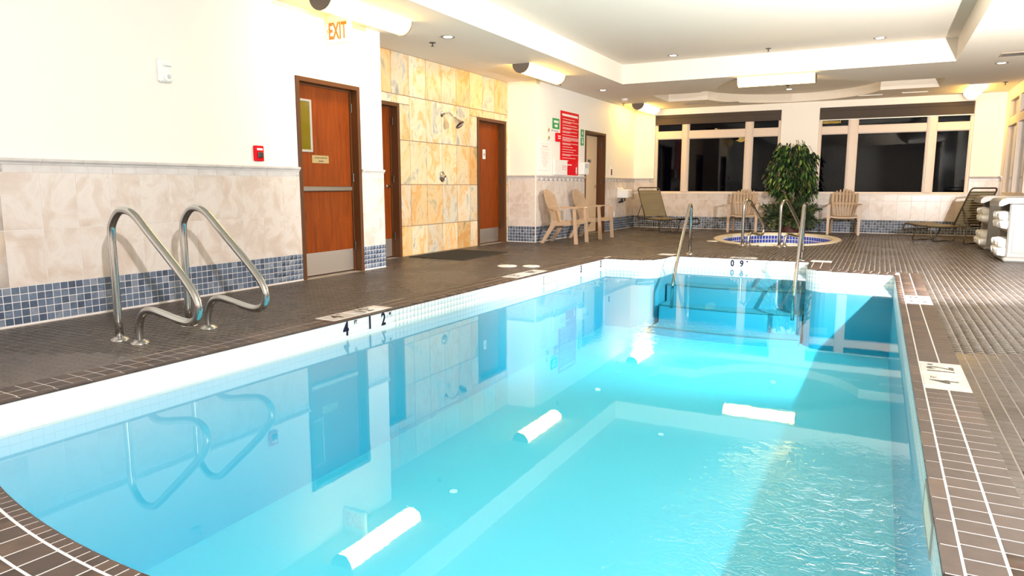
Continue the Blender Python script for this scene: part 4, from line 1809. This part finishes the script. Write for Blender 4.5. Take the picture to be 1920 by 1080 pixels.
GRP = 'tan plastic slat-back chairs around the deck'
ch1 = make_chair('tan slatted plastic armchair by the left wall, nearer the shower', GRP)
spots = [(-4.98, 11.60, 93, None), (-5.0, 12.96, 87, 'tan slatted plastic armchair by the left wall, in front of the cream door'),
         (-2.665, 16.20, 4, 'tan slatted plastic armchair under the left window behind the hot tub'), (-.665, 16.42, 2, 'tan slatted plastic armchair under the right window, right of the tree')]
for i, (x, y, a, lab) in enumerate(spots):
    c = ch1 if i == 0 else copy_tree(ch1)
    c.location = (x, y, 0)
    c.rotation_euler = (0, 0, math.radians(a))
    if lab:
        c['label'] = lab


# ------------------------------------------------------------------ loungers (foot end at the origin, head towards +x)
def make_lounger(label):
    o = thing('sun_lounger', label, 'sun lounger', (0, 0, 0), 0, 'bronze strap loungers by the windows')
    hw = .32
    sag = lambda x: .315 - .045 * math.sin(math.pi * min(1, x / 1.2))
    for s in (-1, 1):
        b = MB()
        pts = [(-.02, s * hw, .20), (0, s * hw, .27)] + [(x, s * hw, sag(x)) for x in (.05, .3, .6, .9, 1.1, 1.32)]
        b.tube(catmull(pts, 3), .014, 8)
        b.out('side_tube', 'olive_tube', o, smooth=True)
    b = MB()
    b.tube([(-.02, -hw, .20), (-.02, hw, .20)], .014, 8)
    b.out('foot_bar', 'olive_tube', o, smooth=True)
    # back frame: hoop
    bx, bz = 1.0, .32
    tx, tz = 1.0 + .27, .97
    b = MB()
    b.tube(rounded([(bx, -hw, bz), (tx, -hw, tz), (tx, hw, tz), (bx, hw, bz)], .06, 5), .014, 8)
    b.out('back_hoop', 'olive_tube', o, smooth=True)
    # straps
    b = MB()
    n_ = 19
    for i in range(n_):
        x = .03 + i * .95 / n_
        z0, z1 = sag(x) + .012, sag(x + .044) + .012
        b.add([(x, -hw, z0), (x + .044, -hw, z1), (x + .044, hw, z1), (x, hw, z0), (x, -hw, z0 + .004), (x + .044, -hw, z1 + .004), (x + .044, hw, z1 + .004), (x, hw, z0 + .004)],
              [(3, 2, 1, 0), (4, 5, 6, 7), (0, 1, 5, 4), (1, 2, 6, 5), (2, 3, 7, 6), (3, 0, 4, 7)])
    st_ = b.out('seat_straps', 'olive_strap', o)
    st_['kind'] = 'stuff'
    b = MB()
    n_ = 13
    for i in range(n_):
        t0 = .02 + i * .90 / n_
        t1 = t0 + .058
        p0 = (bx + (tx - bx) * t0, bz + (tz - bz) * t0)
        p1 = (bx + (tx - bx) * t1, bz + (tz - bz) * t1)
        b.add([(p0[0], -hw, p0[1]), (p1[0], -hw, p1[1]), (p1[0], hw, p1[1]), (p0[0], hw, p0[1]), (p0[0] - .012, -hw, p0[1] + .004), (p1[0] - .012, -hw, p1[1] + .004), (p1[0] - .012, hw, p1[1] + .004), (p0[0] - .012, hw, p0[1] + .004)],
              [(0, 1, 2, 3), (7, 6, 5, 4), (0, 4, 5, 1), (1, 5, 6, 2), (2, 6, 7, 3), (3, 7, 4, 0)])
    st_ = b.out('back_straps', 'olive_strap', o)
    st_['kind'] = 'stuff'
    # hoop legs
    for (x, dx) in ((.12, .16), (.58, -.02), (1.14, .12)):
        b = MB()
        zt = .29
        b.tube(catmull([(x - .10 + dx, -hw, zt), (x - .02 + dx, -hw + .02, .24), (x + dx * .3, -hw + .05, .02), (x + dx * .3, 0, .014), (x + dx * .3, hw - .05, .02), (x - .02 + dx, hw - .02, .24), (x - .10 + dx, hw, zt)], 5), .013, 8)
        b.out('leg', 'olive_tube', o, smooth=True)
    for s in (-1, 1):
        b = MB()
        b.tube([(1.13, s * hw * .95, .62), (1.28, s * hw * .95, .31)], .009, 6)
        b.out('brace', 'olive_tube', o, smooth=True)
    return o


l1 = make_lounger('bronze strap sun lounger at right between window and towel carts')
l1.location = (.64, 15.45, 0)
l1.rotation_euler = (0, 0, math.radians(-42))
l2 = copy_tree(l1)
l2['label'] = 'bronze strap sun lounger in the far left corner under the window'
l2.location = (-3.62, 15.09, 0)
l2.rotation_euler = (0, 0, math.radians(149))


# ------------------------------------------------------------------ towel carts
def cart(label, y0, w):
    x0, x1 = 1.53, 2.03
    o = thing('towel_cart', label, 'cart', (x0, y0, 0))
    dx = x1 - x0
    for ya in (0, w - .05):
        b = MB()
        b.box(0, dx, ya, ya + .05, .05, .78, .018)
        b.box(.06, dx - .06, ya - .006 if ya == 0 else ya + .05, ya + .001 if ya == 0 else ya + .056, .12, .70, .003)
        auto_smooth(b.out('side_panel', 'grey_plastic', o), 40)
    b = MB()
    b.box(-.03, dx + .02, -.035, w + .035, .0, .06, .02)
    b.out('base', 'grey_plastic', o)
    b = MB()
    prof = [(-.13, .74), (-.13, .79), (-.10, .83), (-.04, .85), (dx, .85), (dx + .02, .83), (dx + .02, .78), (-.02, .775), (-.09, .74)]
    b.prism(prof, 'y', -.03, w + .03)
    auto_smooth(b.out('lid', 'grey_plastic', o), 40)
    b = MB()
    b.box(.02, dx - .01, .05, w - .05, .40, .43, .004)
    b.box(-.0, .015, .05, w - .05, .395, .45, .003)
    b.out('shelf', 'grey_dark_plastic', o)
    b = MB()
    b.box(dx - .03, dx - .01, .05, w - .05, .06, .77)
    b.out('back_panel', 'terry_dark', o)
    return o


cart('grey plastic towel cart, nearer one at the right wall', 11.33, .86)
cart('grey plastic towel cart, farther one at the right wall', 13.28, .86)


def towel(x, y, z, rad, label, group):
    o = thing('rolled_towel', label, 'towel', (x, y, z), 0, group)
    V, F = [], []
    n_, m_ = 14, 6
    L_ = .34
    sd = random.random() * 9
    for i in range(m_):
        f = i / (m_ - 1)
        rr = rad * (.80 if i in (0, m_ - 1) else 1)
        for k in range(n_):
            a = 2 * math.pi * k / n_
            r2 = rr * (1 + .05 * math.sin(3 * a + sd + 4 * f))
            V.append((f * L_ - .02, r2 * math.cos(a), rad + r2 * math.sin(a)))
    for i in range(m_ - 1):
        for k in range(n_):
            k2 = (k + 1) % n_
            F.append((i * n_ + k, (i + 1) * n_ + k, (i + 1) * n_ + k2, i * n_ + k2))
    F.append(tuple(range(n_)))
    F.append(tuple((m_ - 1) * n_ + k for k in range(n_))[::-1])
    mk('roll', V, F, 'towel', o, smooth=True)
    # spiral fold on the visible end
    b = MB()
    pts = [(-.022, (rad * .72 - .0045 * i * .9) * math.cos(i * .6), rad + (rad * .72 - .0045 * i * .9) * math.sin(i * .6)) for i in range(10)]
    b.tube(pts, .006, 5)
    b.out('fold', 'towel', o, smooth=True)


for (yc0, who) in ((11.33, 'nearer'), (13.28, 'farther')):
    for (zb, shelf_, cnt) in ((.43, 'upper', 2), (.062, 'lower', 2)):
        g_ = 'rolled towels on the %s shelf of the %s cart' % (shelf_, who)
        for r_ in range(cnt):
            num = 6 if r_ == 0 else 5
            for k in range(num):
                yy = yc0 + .11 + k * .126 + (.063 if r_ else 0)
                towel(1.47 + random.uniform(-.012, .012), yy, zb + r_ * .112, .061, 'white rolled towel, %s from the near end, %s row, %s shelf, %s towel cart' % (('first', 'second', 'third', 'fourth', 'fifth', 'sixth')[k], 'top' if r_ else 'bottom', shelf_, who), g_)

# ------------------------------------------------------------------ tree
tree = thing('potted_ficus', 'potted ficus tree with drooping leaves and fern skirt between windows', 'potted tree', (-1.712, 16.45, 0))
b = MB()
b.lathe([(.15, 0), (.19, .02), (.22, .28), (.235, .29), (.235, .32), (.21, .32), (.20, .27)], 24)
auto_smooth(b.out('pot', 'pot', tree), 40)
b = MB()
b.lathe([(.20, .26), (.10, .275), (.02, .28)], 20)
b.out('soil', 'bark', tree)
b = MB()
for k in range(3):
    pts = []
    for i in range(22):
        z = .27 + i * .03
        a = k * 2.094 + i * .42
        pts.append((.035 * math.cos(a), .035 * math.sin(a), z))
    b.tube(pts, .024, 7)
tr_ = b.out('trunk', 'bark', tree, smooth=True)
b = MB()
rs = random.Random(3)
tips = []
for k in range(26):
    a = rs.uniform(0, 6.28)
    rr = rs.uniform(.12, .42)
    z1 = rs.uniform(1.05, 1.85)
    p = [(0, 0, .88), (rr * .3 * math.cos(a), rr * .3 * math.sin(a), (.9 + z1) / 2 + .1), (rr * .8 * math.cos(a), rr * .8 * math.sin(a), z1), (rr * 1.1 * math.cos(a), rr * 1.1 * math.sin(a), z1 - .12)]
    b.tube(catmull(p, 3), .006, 5)
b.out('branches', 'bark', tree, smooth=True)


def leaves(count, seed):
    rs = np.random.RandomState(seed)
    V, F, R = [], [], []
    for i in range(count):
        # crown: squarish dome
        while True:
            p = rs.uniform(-1, 1, 3)
            if (abs(p[0]) ** 3.2 + abs(p[1]) ** 3 + abs(p[2]) ** 3) < 1:
                if rs.rand() < .25 + .75 * np.linalg.norm(p):
                    break
        wob = 1 + .12 * math.sin(5 * p[0] + 3 * p[2]) + .08 * math.sin(9 * p[1] + 4)
        c = np.array([p[0] * .49 * wob, p[1] * .40 * wob, 1.30 + p[2] * .60 + .05 * math.sin(7 * p[0])])
        if p[2] > .8 and rs.rand() < .5:
            c[2] += rs.rand() * .10
        if p[2] < -.5 and abs(p[0]) < .45 and rs.rand() < .5:
            continue
        ln, wd = rs.uniform(.09, .15), rs.uniform(.018, .028)
        out = np.array([p[0], p[1], 0]) + rs.normal(0, .35, 3) * np.array([1, 1, .2])
        out /= np.linalg.norm(out) + 1e-6
        d = out * .55 + np.array([0, 0, -1.0]) * rs.uniform(.5, 1.2)
        d /= np.linalg.norm(d)
        side = np.cross(d, out + rs.normal(0, .4, 3))
        side /= np.linalg.norm(side) + 1e-6
        nn = np.cross(side, d)
        k = len(V)
        q = [c, c + d * ln * .35 + side * wd + nn * .004, c + d * ln * .75 + side * wd * .7, c + d * ln - nn * .012, c + d * ln * .75 - side * wd * .7, c + d * ln * .35 - side * wd + nn * .004, c + d * ln * .5 - nn * .006]
        V += q
        F += [(k, k + 1, k + 6), (k + 1, k + 2, k + 6), (k + 2, k + 3, k + 6), (k + 3, k + 4, k + 6), (k + 4, k + 5, k + 6), (k + 5, k, k + 6)]
        R += [rs.rand() ** 1.2] * 6
    return V, F, R


V, F, R = leaves(1900, 4)
o = mk('foliage', V, F, 'leaf', tree, rnd=R)
o['kind'] = 'stuff'
# ferny skirt
V, F, R = [], [], []
rs = np.random.RandomState(9)
for i in range(420):
    a = rs.uniform(0, 6.283)
    reach = rs.uniform(.2, .62)
    top = rs.uniform(.45, .78)
    st0 = np.array([.12 * math.cos(a), .12 * math.sin(a), .29])
    end = np.array([reach * math.cos(a), min(.46, reach) * math.sin(a), rs.uniform(.08, .62) if reach > .32 else top])
    mid_ = (st0 + end) / 2 + np.array([0, 0, .16 * rs.uniform(.5, 1.4)])
    prev = None
    rr_ = rs.rand()
    for k in range(9):
        t = k / 8
        p = st0 * (1 - t) ** 2 + 2 * mid_ * t * (1 - t) + end * t * t
        if prev is not None:
            dd = p - prev
            dd /= np.linalg.norm(dd)
            sd_ = np.cross(dd, rs.normal(0, 1, 3))
            sd_ /= np.linalg.norm(sd_)
            for s in (-1, 1):
                q = len(V)
                tip = p + (sd_ * s + dd * .6 + rs.normal(0, .25, 3)) * .045
                V += [prev, p, tip]
                F.append((q, q + 1, q + 2))
                R.append(rr_)
        prev = p
o = mk('fern_skirt', V, F, 'fern', tree, rnd=R)
o['kind'] = 'stuff'
